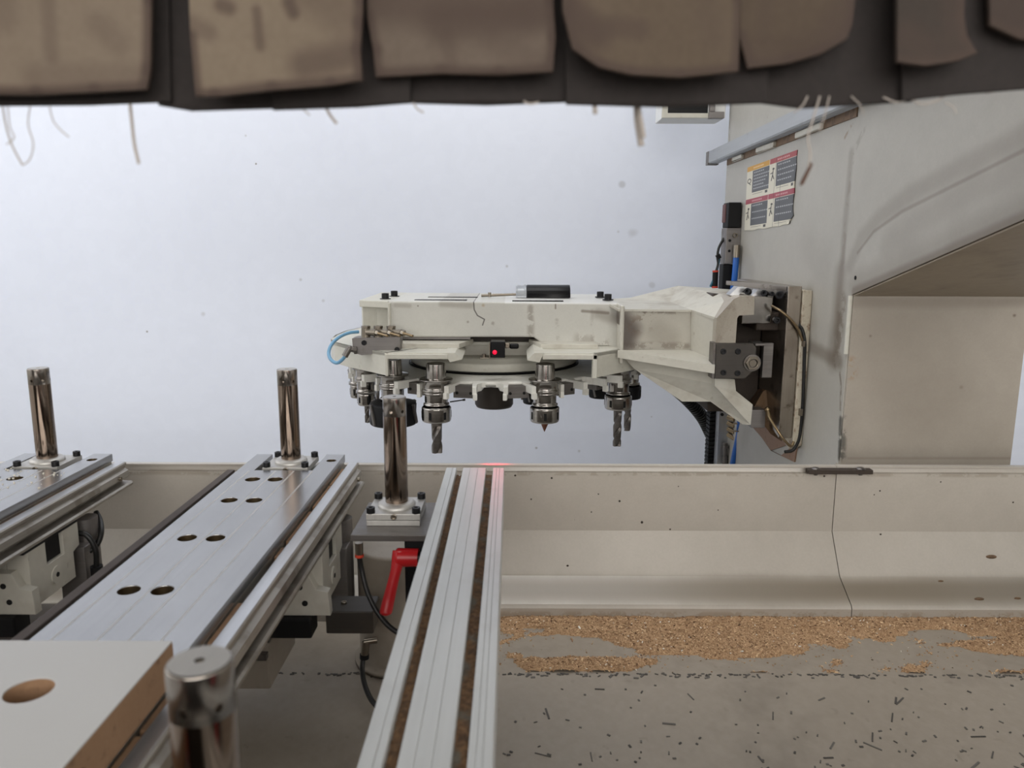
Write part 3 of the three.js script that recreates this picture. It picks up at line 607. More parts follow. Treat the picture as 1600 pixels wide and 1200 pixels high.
// ---------------------------------------------------------------- gantry column
const COL = 0.75;
{
  const o = thing('gantry_column', 'large ivory gantry column with sloped underside and grey smudges', 'column', V(0.93, 0, -2.2));
  const slope = D => Y(0.103) + 0.26 * (1.709 - D);
  const body = side([[2.79, 0.2], [2.79, 3.0], [0.5, 3.0], [0.5, slope(0.5)], [1.709, Y(0.103)], [1.709, 0.2]], COL, 1.142, 0.001);
  const S = (pts, r, k, sp, c) => stroke('zy', pts, r, k, sp, c, COL);
  const [hg, hm] = stained(body, 'zy', [
    S([[1640, 190], [1500, 262], [1420, 305], [1375, 338], [1345, 372], [1328, 415]], 0.03, 0.2), S([[1640, 240], [1520, 296], [1430, 350], [1385, 385]], 0.045, 0.13),
    S([[1640, 215], [1500, 285], [1410, 330], [1365, 362], [1340, 395]], 0.006, 0.3), S([[1358, 185], [1335, 235], [1324, 320], [1316, 420]], 0.014, 0.22, 0.6), S([[1330, 240], [1322, 330], [1314, 430], [1306, 520]], 0.022, 0.25),
    S([[1345, 168], [1328, 200], [1320, 215]], 0.006, 0.5, 0.8, [120, 90, 62]), S([[1316, 470], [1311, 520], [1306, 562]], 0.030, 0.5, 1), S([[1313, 430], [1308, 500], [1300, 560]], 0.05, 0.3),
    S([[1262, 540], [1285, 552], [1312, 566]], 0.028, 0.38), S([[1310, 566], [1314, 600], [1313, 640]], 0.007, 0.5, 1), S([[1313, 655], [1312, 690], [1311, 716]], 0.012, 0.95, 1, [84, 82, 76]),
    S([[1334, 455], [1440, 410], [1640, 322]], 0.016, 0.45), S([[1334, 448], [1440, 402], [1640, 314]], 0.05, 0.2), S([[1128, 262], [1128, 330]], 0.02, 0.15, 1), S([[1160, 395], [1175, 425]], 0.05, 0.1),
    S([[1258, 380], [1285, 420]], 0.08, 0.08), S([[1265, 455], [1270, 500]], 0.04, 0.12), S([[1200, 180], [1190, 215]], 0.006, 0.4, 1), S([[1140, 190], [1140, 225]], 0.008, 0.4, 1), S([[1175, 655], [1160, 690]], 0.05, 0.12),
  ], [175, 172, 164], 161, 520);
  part('housing', hg, hm, o, null, true);
  const FP = (pts, r, k, sp, c) => stroke('xy', pts, r, k, sp, c, 1.704);
  const [fg, fm] = stained(frontal([[COL + 0.003, 0.2], [1.143, 0.2], [1.143, Y(0.104)], [COL + 0.003, Y(0.104)]], 1.704, 1.7095, 0.001), 'xy', [
    FP([[1336, 472], [1600, 472]], 0.02, 0.2), FP([[1400, 550], [1440, 620]], 0.16, 0.12), FP([[1330, 565], [1332, 585]], 0.02, 0.4, 0.4, [150, 110, 70]), FP([[1318, 655], [1316, 716]], 0.014, 0.8, 1, [90, 88, 82]), FP([[1325, 716], [1600, 716]], 0.004, 0.2),
    FP([[1585, 493]], 0.005, 0.8), FP([[1502, 605]], 0.006, 0.3), FP([[1360, 525]], 0.004, 0.5), FP([[1440, 430]], 0.004, 0.4),
  ], [166, 158, 147], 271, 400);
  part('front_panel', fg, fm, o, null, true);
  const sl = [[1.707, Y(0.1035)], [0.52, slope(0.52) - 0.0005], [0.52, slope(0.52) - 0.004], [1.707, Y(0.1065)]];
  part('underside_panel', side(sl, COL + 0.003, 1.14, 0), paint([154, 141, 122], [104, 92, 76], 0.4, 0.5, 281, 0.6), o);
  // welded edge strip on the fold
  const w0 = atX(1329, 462, COL), w1 = atX(1317, 562, COL);
  part('edge_bead', rod(V(COL - 0.001, w0.y, -1.711), V(COL - 0.001, Y(0.235), -1.711), 0.005), M.ivory, o);
  part('foot_plate', boxFrom(COL - 0.001, 1.144, Y(0.56), Y(0.49), 1.7065, 1.72, 0.001), M.tray, o);
  part('plug_hole', rod(atX(1336, 434, COL - 0.0012), atX(1336, 434, COL - 0.0012).add(V(0.003, 0, 0)), 0.0045), M.hole, o);
}
{
  // aluminium profile along the column's flank, sealed with cracked filler underneath
  const o = thing('cover_profile', 'grey aluminium profile running up along the ivory gantry column', 'profile', V(COL - 0.02, Y(-0.32), -2.2));
  const yb = Y(-0.300), yt = Y(-0.343);
  const pts = [[COL - 0.034, yb + 0.004], [COL - 0.034, yt], [COL + 0.001, yt + 0.004], [COL + 0.001, yb]];
  for (let k = 0; k < 4; k++) { const x = COL - 0.004 - k * 0.0075; pts.push([x, yb], [x - 0.001, yb + 0.003], [x - 0.0025, yb + 0.003], [x - 0.0035, yb]); }
  part('profile', frontal(pts, 1.2, 2.93, 0), mat({ map: brushed([176, 179, 182], 8, 171, true, 0.4, 0.1), metalness: 0.5, roughness: 0.45 }), o);
  part('end_cap', boxFrom(COL - 0.037, COL + 0.004, yb - 0.004, yt + 0.001, 2.915, 2.945, 0.002), M.plateGrey, o);
  for (const [D0, D1, h] of [[2.58, 2.69, 0.012], [2.27, 2.43, 0.014], [1.93, 2.1, 0.014]]) {
    const g = boxFrom(COL - 0.012, COL + 0.001, yb - h - 0.006, yb - 0.003, D0, D1, 0.004), p = g.attributes.position;
    for (let i = 0; i < p.count; i++) p.setY(i, p.getY(i) + (vnoise(p.getZ(i) * 60, i * 0.01, 177) - 0.5) * 0.004);
    part('filler', g, M.ivoryWorn, o, 'cracked cream filler');
  }
  part('grime', boxFrom(COL - 0.003, COL + 0.001, yb - 0.02, yb + 0.002, 1.75, 2.78, 0.001), M.grease, o, 'brown grime line');
}
{
  const p0 = at(1032, 186, 2.78), o = thing('display_box', 'pale framed box with dark panel at the column top', 'box', V(p0.x + 0.1, p0.y, -2.78));
  const x0 = p0.x, x1 = COL - 0.02, y0 = p0.y, y1 = y0 + 0.16;
  part('case', boxFrom(x0 + 0.004, x1, y0 + 0.002, y1, 2.765, 2.9, 0.003), M.roomPaint, o);
  part('frame', [frontal([[x0, y0], [x1 - 0.06, y0], [x1 - 0.06, y0 + 0.016], [x0 + 0.02, y0 + 0.016], [x0 + 0.02, y1], [x0, y1]], 2.755, 2.766, 0.002)], M.ivory, o);
  part('panel', boxFrom(x0 + 0.018, x1 - 0.062, y0 + 0.015, y1, 2.762, 2.7655, 0.0005), M.blackGloss, o, 'dark glossy panel');
  part('terminal', [boxFrom(x1 - 0.06, x1 - 0.008, y0 - 0.002, y0 + 0.02, 2.748, 2.77, 0.002), boxFrom(x1 - 0.058, x1 - 0.04, y0 + 0.02, y0 + 0.05, 2.748, 2.77, 0.002)], M.plateGrey, o);
}
{
  // four-field warning sticker: print only
  const W = 520, H = 620, cv = document.createElement('canvas'); cv.width = W; cv.height = H; const c = cv.getContext('2d');
  c.fillStyle = '#d6d1c0'; c.fillRect(0, 0, W, H);
  const field = (x, y, w, h, head, lines, fig) => {
    c.fillStyle = head; c.fillRect(x, y, w, 46);
    c.fillStyle = 'rgba(250,235,225,0.55)'; for (let k = 0; k < 7; k++) c.fillRect(x + w * 0.3 + k * 17, y + 16, 11, 14);
    c.fillStyle = '#5a5c5f'; c.fillRect(x + w * 0.27, y + 50, w * 0.73, h - 100);
    c.fillStyle = 'rgba(200,202,203,0.75)';
    for (let l = 0; l < lines; l++) { const yy = y + 66 + l * (h - 125) / lines, n = 6 + (l * 3) % 4; for (let k = 0; k < n; k++) c.fillRect(x + w * 0.33 + k * 20, yy, 14, 11); }
    c.fillStyle = '#8d8a80'; c.fillRect(x + w * 0.3, y + h - 36, w * 0.45, 5); c.fillStyle = '#4b4a48'; c.fillRect(x + w * 0.86, y + h - 42, w * 0.1, 24);
    c.strokeStyle = '#33302c'; c.fillStyle = '#33302c'; c.lineWidth = 8; c.beginPath();
    const fx = x + w * 0.13, fy = y + h * 0.45;
    if (fig) { c.arc(fx + 6, fy - 44, 10, 0, 7); c.fill(); c.beginPath(); c.moveTo(fx + 4, fy - 32); c.lineTo(fx, fy + 8); c.lineTo(fx + 14, fy + 48); c.moveTo(fx + 2, fy - 12); c.lineTo(fx - 24, fy - 6); c.moveTo(fx, fy + 8); c.lineTo(fx - 12, fy + 60); c.stroke(); }
    else { c.arc(fx - 2, fy, 20, 0, 7); c.stroke(); c.beginPath(); c.moveTo(fx, fy + 20); c.lineTo(fx + 14, fy + 40); c.stroke(); }
  };
  field(0, 0, 258, 306, '#c9973f', 6, false); field(262, 0, 258, 306, '#a14a4c', 4, true); field(0, 312, 258, 308, '#a04a56', 3, true); field(262, 312, 258, 308, '#a04a56', 3, true);
  c.strokeStyle = '#2c2a28'; c.lineWidth = 2; for (const x of [392, 330]) { c.beginPath(); c.moveTo(x, 0); c.lineTo(x - 14, 300); c.lineTo(x - 8, 620); c.stroke(); }
  const t = new THREE.CanvasTexture(cv); t.colorSpace = THREE.SRGBColorSpace;
  // corners on the column's face
  const X = COL - 0.002, A = atX(1168, 262, X), B = atX(1246, 234, X), C = atX(1239, 351, X), Dd = atX(1163, 362, X);
  const N = 16, pos = [], uv = [], idx = [], lerp = (u, v) => A.clone().multiplyScalar((1 - u) * (1 - v)).addScaledVector(B, u * (1 - v)).addScaledVector(C, u * v).addScaledVector(Dd, (1 - u) * v);
  for (let s = 0; s < 2; s++) for (let j = 0; j <= N; j++) for (let i = 0; i <= N; i++) {
    const u = i / N, v = j / N, q = lerp(u, v);
    // torn, slightly curled right edge
    if (i === N) q.z -= 0.012 * vnoise(v * 9, 1, 181) + (v > 0.9 ? (v - 0.9) * 0.5 : 0);
    if (j === N) q.y += 0.004 * vnoise(u * 12, 2, 183);
    q.x += s ? 0.0015 : -0.004 * sstep(0.86, 1, u) * vnoise(v * 6, 3, 185);
    pos.push(q.x, q.y, q.z); uv.push(u, 1 - v);
  }
  const K = (N + 1) * (N + 1);
  for (let s = 0; s < 2; s++) for (let j = 0; j < N; j++) for (let i = 0; i < N; i++) { const a = s * K + j * (N + 1) + i, b = a + 1, d = a + N + 1, e = d + 1; s ? idx.push(a, b, d, b, e, d) : idx.push(a, d, b, b, d, e); }
  for (let i = 0; i < N; i++) { const r = [[i, i + 1], [N * (N + 1) + i + 1, N * (N + 1) + i], [(i + 1) * (N + 1), i * (N + 1)], [i * (N + 1) + N, (i + 1) * (N + 1) + N]]; for (const [a, b] of r) idx.push(a, b, b + K, a, b + K, a + K); }
  const g = new THREE.BufferGeometry(); g.setAttribute('position', new THREE.Float32BufferAttribute(pos, 3)); g.setAttribute('uv', new THREE.Float32BufferAttribute(uv, 2)); g.setIndex(idx);
  const base = lerp(0.5, 1); g.translate(-base.x, -base.y, -base.z); g.computeVertexNormals();
  const o = new THREE.Mesh(g, mat({ map: t, roughness: 0.5 })); o.name = numbered('warning_sticker'); o.position.copy(base); o.castShadow = o.receiveShadow = true; scene.add(o);
  o.userData = { label: 'torn warning sticker with yellow and red headers on the ivory column', category: 'sticker' };
}
{
  // pneumatic valve on the column's far end
  const X = COL, a = atX(1141, 335, X - 0.03), o = thing('pneumatic_valve', 'slim grey and black valve mounted on the column above the arm', 'valve', V(X - 0.03, Y(0.15), a.z));
  const D = -a.z, y = py => at(1141, py, D).y;
  part('coil', boxFrom(X - 0.046, X - 0.004, y(356), y(317), D - 0.035, D + 0.03, 0.003), M.black, o, 'black square coil');
  part('coil_face', boxFrom(X - 0.049, X - 0.02, y(348), y(319), D - 0.005, D + 0.03, 0.003), mat({ color: 0x5a3230, roughness: 0.5 }), o);
  part('body', boxFrom(X - 0.048, X, y(412), y(356.5), D - 0.032, D + 0.03, 0.002), M.plateGrey, o);
  part('port', hexNut(V(X - 0.02, y(368), -D + 0.034), 0.009, 0.006, V(0, 0, 1), 0.55), M.nickel, o);
  for (const q of [376, 392]) part('screw', rod(V(X - 0.036, y(q), -D + 0.031), V(X - 0.036, y(q), -D + 0.034), 0.0045), M.black, o);
  part('fitting', [rod(V(X - 0.017, y(383), -D + 0.05), V(X - 0.017, y(402), -D + 0.05), 0.0115), rod(V(X - 0.017, y(389), -D + 0.05), V(X - 0.017, y(389), -D + 0.02), 0.008)], M.nickel, o);
  part('lower_block', boxFrom(X - 0.05, X - 0.018, y(452), y(412.5), D - 0.02, D + 0.03, 0.003), M.black, o);
  const h = thing('air_hose', 'bright blue air hose running down from the valve', 'hose', V(X - 0.017, y(450), -D + 0.05));
  part('hose', tube([V(X - 0.017, y(400), -D + 0.05), V(X - 0.018, y(425), -D + 0.05), V(X - 0.02, y(450), -D + 0.045), V(X - 0.024, y(475), -D + 0.03)], 0.0098), M.blue, h);
  const k = thing('valve_cable', 'thin teal cable with red rings beside the valve', 'cable', at(1117, 445, D));
  part('cord', tube([[1131, 372, D], [1123, 388, D], [1121, 402, D], [1122, 412, D], [1119, 424, D]].map(q => at(...q)), 0.0042), M.cable, k);
  part('cord', tube([[1124, 404, D], [1121, 418, D], [1118, 430, D], [1110, 448, D]].map(q => at(...q)), 0.004), M.teal, k);
  part('plug', [rod(at(1118, 424, D), at(1117, 448, D), 0.0095), rod(at(1121, 398, D), at(1124, 404, D), 0.008)], M.black, k);
  part('ring', [rod(at(1118, 422.5, D), at(1118, 425, D), 0.0102), rod(at(1117, 447, D), at(1117, 450, D), 0.0102)], M.orange, k);
}

// ---------------------------------------------------------------- slide mount on the column
{
  const o = thing('slide_mount', 'worn steel slide mount bolted to the ivory column', 'mount', V(COL - 0.03, Y(0.54), -2.05));
  const yt = at(1230, 447, 1.95).y, yb = at(1235, 700, 1.95).y;
  part('base_plate', side([[1.93, yt - 0.01], [2.45, yt - 0.01], [2.45, yb + 0.12], [1.96, yb - 0.005], [1.93, yb + 0.012]], COL - 0.024, COL, 0.003), paint([196, 188, 170], [96, 66, 44], 1.0, 0.5, 191, 0.12), o, 'cream base plate with worn paint');
  part('slide_plate', side([[1.935, yt], [2.38, yt], [2.38, yb + 0.14], [1.935, yb + 0.03]], COL - 0.060, COL - 0.0255, 0.002), M.steel, o, 'bare steel slide');
  part('top_plate', plan([[COL - 0.061, 1.945], [COL - 0.061, 2.25], [COL - 0.13, 2.25], [COL - 0.118, 2.18]], yt - 0.012, yt, 0.001), M.steel, o);
  part('cavity', [boxFrom(COL - 0.20, COL - 0.061, yb + 0.06, yt - 0.03, 2.12, 2.34, 0.003)], M.darkInside, o, 'dark greasy cavity');
  // clamp block with screws at the top
  const c0 = at(1160, 470, 1.99), c1 = at(1203, 500, 1.99);
  part('clamp_block', [frontal([[c0.x, c1.y - 0.01], [c1.x, c1.y - 0.008], [c1.x + 0.004, c0.y + 0.012], [c0.x + 0.012, c0.y + 0.012], [c0.x, c0.y - 0.004]], 1.985, 2.1, 0.002)], M.holder, o);
  for (const q of [[[1140, 461], [1153, 448], [1167, 449], [1151, 464]], [[1171, 465], [1184, 453], [1199, 455], [1184, 470]]]) { const w = q.map(p => at(p[0], p[1], 2.02)); part('clamp', prism(w, pushed(w, 0.004, 0, -0.05)), M.alu, o, 'bright clamp piece'); }
  for (const [px, py] of [[1170, 456], [1196, 459]]) part('screw', capScrew(at(px, py, 2.0), 0.0085, 0.012, V(-0.6, 0.2, 0.77).normalize()), M.blackOxide, o);
  const s0 = at(1205, 459, 1.98); part('screw', capScrew(s0, 0.006, 0.008, V(0, 0, 1)), M.blackOxide, o);
  const s1 = at(1219, 461, 1.965); part('screw', capScrew(s1, 0.010, 0.010, V(-0.5, 0, 0.86)), M.blackOxide, o);
  const s2 = at(1212, 500, 1.965); part('screw', capScrew(s2, 0.009, 0.012, V(0, 0, 1)), M.blackOxide, o);
  part('lower_clamp', boxFrom(at(1180, 508, 2.0).x, at(1215, 508, 2.0).x, at(1180, 516, 2.0).y, at(1180, 487, 2.0).y, 1.99, 2.1, 0.004), M.darkInside, o);
  // tail block with a grease nipple
  const q0 = at(1172, 668, 1.99), q1 = at(1196, 640, 1.99);
  part('tail_block', boxFrom(q0.x, q1.x, q0.y, q1.y, 1.985, 2.06, 0.002), M.plateGrey, o);
  const n0 = at(1199, 640, 1.97);
  part('nipple', [rod(n0, at(1203, 655, 1.95), 0.006), new THREE.SphereGeometry(0.008, 14, 10).translate(n0.x, n0.y, n0.z)], M.brass, o);
  const wedge = [[1176, 640, 2.02], [1192, 612, 2.05], [1215, 600, 2.06], [1222, 640, 2.03], [1222, 690, 1.99], [1204, 678, 2.0]].map(q => at(...q));
  part('grease', prism(wedge, pushed(wedge, 0.02, 0, -0.1)), M.grease, o, 'brown grease and dust');
  // stain of old grease on the column below
  const st = [[1178, 668], [1192, 684], [1206, 704], [1222, 712], [1243, 722], [1248, 690], [1252, 640], [1225, 640]].map(q => atX(q[0], q[1], COL));
  part('glue_patch', prism(st.map(p => V(p.x - 0.0035, p.y, p.z)), st.map(p => V(p.x + 0.001, p.y, p.z))), paint([142, 112, 90], [98, 70, 52], 0.9, 0.6, 195, 0.1), o, 'brown patch of old sealant');
  // black lubrication hose
  const h = thing('lubrication_hose', 'black lubrication hose looping along the slide mount', 'hose', at(1256, 530, 1.93));
  part('hose', tube([[1244, 498, 1.95], [1253, 514, 1.93], [1257, 530, 1.925], [1256.5, 570, 1.925], [1255, 620, 1.925], [1252, 665, 1.93], [1247, 690, 1.93], [1238, 704, 1.93], [1226, 706, 1.93]].map(q => { const p = at(...q); p.x = Math.min(p.x, COL - 0.006); return p; }), 0.0042), M.cable, h);
  const cl = at(1257.5, 537, 1.925), cm = at(1251, 644, 1.925);
  part('clip', [rbox(0.006, 0.014, 0.012, cl.x - 0.004, cl.y, cl.z + 0.002), rbox(0.008, 0.018, 0.012, cm.x, cm.y, cm.z)], M.nickel, h);
  const b = thing('grease_line', 'thin brown grease line crossing the lower slide mount', 'pipe', at(1203, 655, 1.95));
  part('pipe', tube([[1201, 650, 1.95], [1212, 668, 1.93], [1224, 686, 1.92], [1236, 697, 1.92], [1240, 690, 1.925]].map(q => at(...q)), 0.0036), M.brass, b);
  const e = thing('grease_line', 'thin brown grease line beside the top clamp screws', 'pipe', at(1215, 480, 1.94));
  part('pipe', tube([[1206, 478, 1.96], [1220, 486, 1.93], [1236, 500, 1.925], [1247, 515, 1.925], [1254, 532, 1.925]].map(q => { const p = at(...q); p.x = Math.min(p.x, COL - 0.005); return p; }), 0.0034), M.brass, e);
}

// ---------------------------------------------------------------- tool changer arm
const CX = -0.058, CD = 2.45, RT = 0.43;
{
  const o = thing('tool_changer_arm', 'ivory cast tool changer arm reaching out from the column', 'machine arm', V(0.5, Y(0.35), -2.2));
  const T = 0.152, B = 0.2515;
  const P = (pts, D, y) => pts.map(p => at(...p));
  const AS = (pts, r, k, sp, c, D = 2.15) => stroke('xy', pts, r, k, sp, c, D);
  const [ag, am] = stained(frontal([[-0.345, Y(T)], [0.297, Y(T + 0.003)], [0.297, Y(0.290)], [0.272, Y(0.276)], [0.092, Y(0.274)], [0.060, Y(B)], [-0.345, Y(B)]], 2.15, 2.56, 0.004), 'xy', [
    AS([[740, 472], [741, 484], [746, 493], [757, 499], [754, 508]], 0.0022, 0.85, 0, [60, 56, 52]), AS([[829, 480], [829, 524]], 0.012, 0.35, 0.5), AS([[618, 477], [640, 478]], 0.01, 0.2), AS([[690, 475], [735, 477]], 0.014, 0.25),
    AS([[905, 530], [945, 537]], 0.02, 0.25, 0.4), AS([[935, 490], [965, 500]], 0.022, 0.3), AS([[910, 486], [950, 489]], 0.006, 0.5), AS([[870, 500], [872, 530]], 0.006, 0.2, 1), AS([[766, 520], [770, 505]], 0.006, 0.35, 1), AS([[653, 478]], 0.003, 0.8), AS([[731, 503]], 0.005, 0.4), AS([[755, 477]], 0.006, 0.4, 0, [150, 120, 80]),
    AS([[790, 473], [962, 475]], 0.004, 0.8, 0, [222, 222, 220]), AS([[560, 530], [830, 527]], 0.005, 0.2), AS([[925, 478], [925, 540]], 0.006, 0.15, 1), AS([[868, 476], [868, 482]], 0.003, 0.6),
  ], [203, 202, 195], 251, 900);
  part('arm_body', ag, am, o, 'ivory beam with bare worn edges', true);
  part('end_plate', plan([[-0.346, 2.152], [-0.436, 2.20], [-0.436, 2.56], [-0.346, 2.56]], Y(T + 0.020), Y(T), 0.003), M.ivory, o);
  part('end_web', plan([[-0.346, 2.21], [-0.39, 2.215], [-0.428, 2.205], [-0.434, 2.22], [-0.434, 2.56], [-0.346, 2.56]], Y(B + 0.01), Y(T + 0.0202), 0.002), M.ivory, o);
  part('under_plate', boxFrom(-0.345, -0.118, Y(B + 0.009), Y(B + 0.0005), 2.165, 2.3, 0.001), M.plateGrey, o);
  part('spindle_block', boxFrom(-0.33, 0.25, Y(0.279), Y(B + 0.0005), 2.26, 2.6, 0.003), M.hub, o, 'dark underside block');
  part('carrier_ring', boxFrom(-0.335, 0.255, Y(0.318), Y(0.2795), 2.25, 2.6, 0.003), M.ivoryWorn, o);
  for (const q of [[[-0.338, 2.09], [-0.145, 2.09], [-0.112, 2.2], [-0.338, 2.2]], [[0.048, 2.2], [0.078, 2.09], [0.235, 2.09], [0.235, 2.2]]]) part('guard_step', plan(q, Y(0.2765), Y(0.2625), 0.002), M.ivoryWorn, o);
  for (const [x0, x1, D0, D1] of [[-0.28, -0.13, 2.20, 2.225], [-0.255, -0.105, 2.33, 2.35], [0.0, 0.145, 2.185, 2.2]]) part('slot', boxFrom(x0, x1, Y(T + 0.002), Y(T - 0.0006), D0, D1, 0.0005), M.hole, o);
  part('seam_rib', boxFrom(-0.347, -0.339, Y(B), Y(T + 0.004), 2.142, 2.16, 0.003), M.ivory, o);
  for (const [px, py, D] of [[602, 463, 2.24], [616, 459, 2.36], [938, 460, 2.36], [950, 464, 2.24]]) {
    const p = at(px, py, D); p.y = Y(T);
    part('bolt', [capScrew(p, 0.0105, 0.017), rod(V(p.x, p.y - 0.001, p.z), V(p.x, p.y + 0.002, p.z), 0.016)], M.blackOxide, o);
  }
  // half-round motor cover on top
  const half = (x0, x1, r, D, y) => { const g = []; for (let i = 0; i <= 24; i++) { const a = Math.PI * i / 24; g.push([D + Math.cos(a) * r, y + Math.sin(a) * r]); } return side(g, x0, x1, 0.0015); };
  const mx0 = at(823, 460, 2.36).x, mx1 = at(890, 460, 2.36).x, mxc = at(806, 460, 2.36).x, mo = part('motor_cover', toCreasedNormals(half(mx0, mx1, 0.037, 2.36, Y(T)), 0.5), M.blackGloss, o, 'black half round motor cover');
  part('end_cap', [half(mxc + 0.004, mx0, 0.035, 2.36, Y(T)), half(mx0 - 0.008, mx0 - 0.001, 0.0375, 2.36, Y(T)), half(mxc, mxc + 0.006, 0.033, 2.36, Y(T))], mat({ color: 0x9b9fa4, roughness: 0.25, metalness: 0.3 }), mo);
  part('clip_pin', [rod(at(752, 462, 2.34), at(806, 460, 2.34), 0.004), rod(at(765, 464, 2.34), at(765, 457, 2.34), 0.005)], M.nickel, o);
  // guard over the disc
  const yr = Y(0.286), yr0 = Y(0.276);
  const mir = x => 2 * CX - x;
  const L = [[-0.330, 2.0], [-0.464, 2.147], [-0.515, 2.215], [-0.545, 2.30], [-0.555, 2.40], [-0.55, 2.52], [-0.52, 2.64]];
  const R = L.map(([x, D]) => [mir(x) + (D < 2.1 ? 0.0 : 0), D]);
  const roof = [...L.slice().reverse(), [-0.335, 2.003], [-0.152, 2.003], [-0.140, 2.24], [0.06, 2.24], [0.060, 2.003], [0.22, 2.003], ...R];
  const gu = part('guard_cover', plan(roof, yr, yr0, 0.001), M.ivory, o, 'ivory guard plate over the tool disc');
  const wall = (pts, y0, y1, t = 0.006) => { const n = pts.length, inn = pts.map(([x, D]) => [x + (CX - x) * 0.014, D + (CD - D) * 0.014]); return plan([...pts, ...inn.reverse()], y0, y1, 0.001); };
  for (const [q, h] of [[L, 0.337], [R.slice().reverse(), 0.342]]) part('skirt', wall(q, Y(h), yr0), M.ivory, gu, 'ivory side skirt');
  part('front_rim', [boxFrom(-0.330, -0.168, Y(0.2925), Y(0.279), 1.998, 2.012, 0.002), boxFrom(0.080, 0.224, Y(0.2925), Y(0.279), 1.998, 2.012, 0.002), boxFrom(-0.334, -0.326, Y(0.338), Y(0.279), 1.998, 2.02, 0.002), boxFrom(0.212, 0.224, Y(0.342), Y(0.279), 1.998, 2.02, 0.002)], M.ivory, gu);
  for (const q of [[[695, 551.5], [711, 551.5], [722, 561.5], [703, 566], [699, 559.5]], [[824, 563], [835, 551.5], [850, 551.5], [846, 559.5], [843, 566.5]]]) {
    const t = q.map(p => at(p[0], p[1], 1.999));
    part('rim_cheek', prism(t, pushed(t, 0, 0.004, -0.19)), M.ivory, gu);
  }
  // nozzle block with air fittings
  const nb = [[555, 528, 2.05], [625, 526.5, 2.05], [625, 550, 2.05], [565, 555, 2.05], [552, 551, 2.05], [550, 529, 2.05]].map(q => at(...q));
  const nz = part('nozzle_block', prism(nb, pushed(nb, 0, 0, -0.05)), M.plateGrey, o, 'grey block carrying air nozzles');
  for (const [px, py] of [[569, 535.5], [620.5, 546]]) part('screw', capScrew(at(px, py, 2.05), 0.0068, 0.005, V(0, 0, 1)), M.blackOxide, nz);
  const fit = (px, bx, tx, ty) => {
    const b = at(px, 529, 2.065), t = at(px, 509, 2.065), m = at(px, 516, 2.065);
    part('nozzle', [rod(b, at(px, 512.5, 2.065), 0.0125, 0.012), hexNut(at(px, 512.5, 2.065), 0.0125, t.y - at(px, 512.5, 2.065).y, V(0, 1, 0), 0.4), rod(at(px + 2, 519, 2.06), at(px + 16, 520, 2.05), 0.009), hexNut(at(px + 16, 519.5, 2.05), 0.0085, 0.012, V(0.8, -0.2, 0.5).normalize(), 0.4)], M.nickel, nz);
    part('tip', rod(at(px + 17, 520, 2.045), at(px + 34, 525, 2.02), 0.004, 0.0032), M.brass, nz);
  };
  fit(571.5); fit(591); fit(611);
  const el = at(556, 548, 2.05);
  part('elbow', [hexNut(at(558, 547, 2.05), 0.0115, 0.008, V(-1, 0, 0.1).normalize(), 0.5), rod(at(557, 547.5, 2.05), at(546, 545, 2.045), 0.0075), rod(at(546, 544, 2.045), at(538.5, 557, 2.04), 0.0085), new THREE.SphereGeometry(0.0085, 16, 12).translate(at(546, 544.5, 2.045).x, at(546, 544.5, 2.045).y, -2.045)], M.steelDark, nz);
  // sensor with red indicator
  const s0 = at(764, 559, 2.08), s1 = at(789, 534, 2.08);
  const se = part('sensor', [boxFrom(s0.x + 0.004, s1.x, s0.y, s1.y, 2.08, 2.13, 0.002), boxFrom(s1.x + 0.012, s1.x + 0.038, s1.y - 0.022, s1.y - 0.008, 2.095, 2.115, 0.005)], M.blackGloss, o, 'black light sensor');
  part('bracket', [boxFrom(s0.x + 0.0005, s0.x + 0.0035, s0.y, s1.y - 0.006, 2.075, 2.12, 0.0008), boxFrom(s0.x - 0.026, s0.x + 0.0035, s0.y - 0.003, s0.y, 2.08, 2.12, 0.0008), rod(V(s0.x - 0.014, s0.y, -2.095), V(s0.x - 0.014, s0.y + 0.008, -2.095), 0.006)], M.nickel, se);
  part('coupling', boxFrom(s1.x, s1.x + 0.013, s1.y - 0.02, s1.y - 0.006, 2.098, 2.112, 0.002), M.nickel, se);
  const lp = at(773, 550.5, 2.0795);
  part('indicator_light', new THREE.SphereGeometry(0.0062, 18, 12).scale(1, 1, 0.55).translate(lp.x, lp.y, lp.z), mat({ color: 0xff1040, emissive: 0xff0a3c, emissiveIntensity: 1.1, roughness: 0.3 }), se, 'red glowing indicator');
  const sp = new THREE.SpotLight(0xff1030, 0.8, 3, 0.085, 0.9, 2); sp.position.set(lp.x, lp.y, lp.z + 0.012); const tg = at(777, 745, 1.24); sp.target.position.copy(tg); sp.castShadow = true; sp.name = 'sensor_beam'; scene.add(sp, sp.target);

  // neck between arm and column
  part('neck_flange', boxFrom(0.293, 0.303, Y(0.315), Y(T + 0.004), 2.075, 2.56, 0.004), M.ivoryWorn, o);
  const nf = [[968, 483, 2.096], [1080, 484, 2.096], [1080, 549, 2.096], [968, 549, 2.096]].map(q => at(...q));
  const [ng, nm] = stained(prism(nf, pushed(nf, 0, 0, -0.40)), 'xy', [
    AS([[972, 500], [985, 516], [978, 534]], 0.045, 0.75, 0, [70, 60, 54], 2.09), AS([[990, 510], [1012, 498]], 0.04, 0.45, 0.3, [100, 82, 66], 2.09), AS([[1000, 486], [1060, 487]], 0.012, 0.5, 0.7, undefined, 2.09), AS([[970, 540], [1075, 541]], 0.014, 0.4, 0.8, undefined, 2.09), AS([[1030, 520], [1045, 530]], 0.05, 0.18, 0, undefined, 2.09), AS([[968, 485], [1078, 485]], 0.003, 0.8, 0, [222, 222, 220], 2.09),
  ], [184, 180, 169], 261, 900);
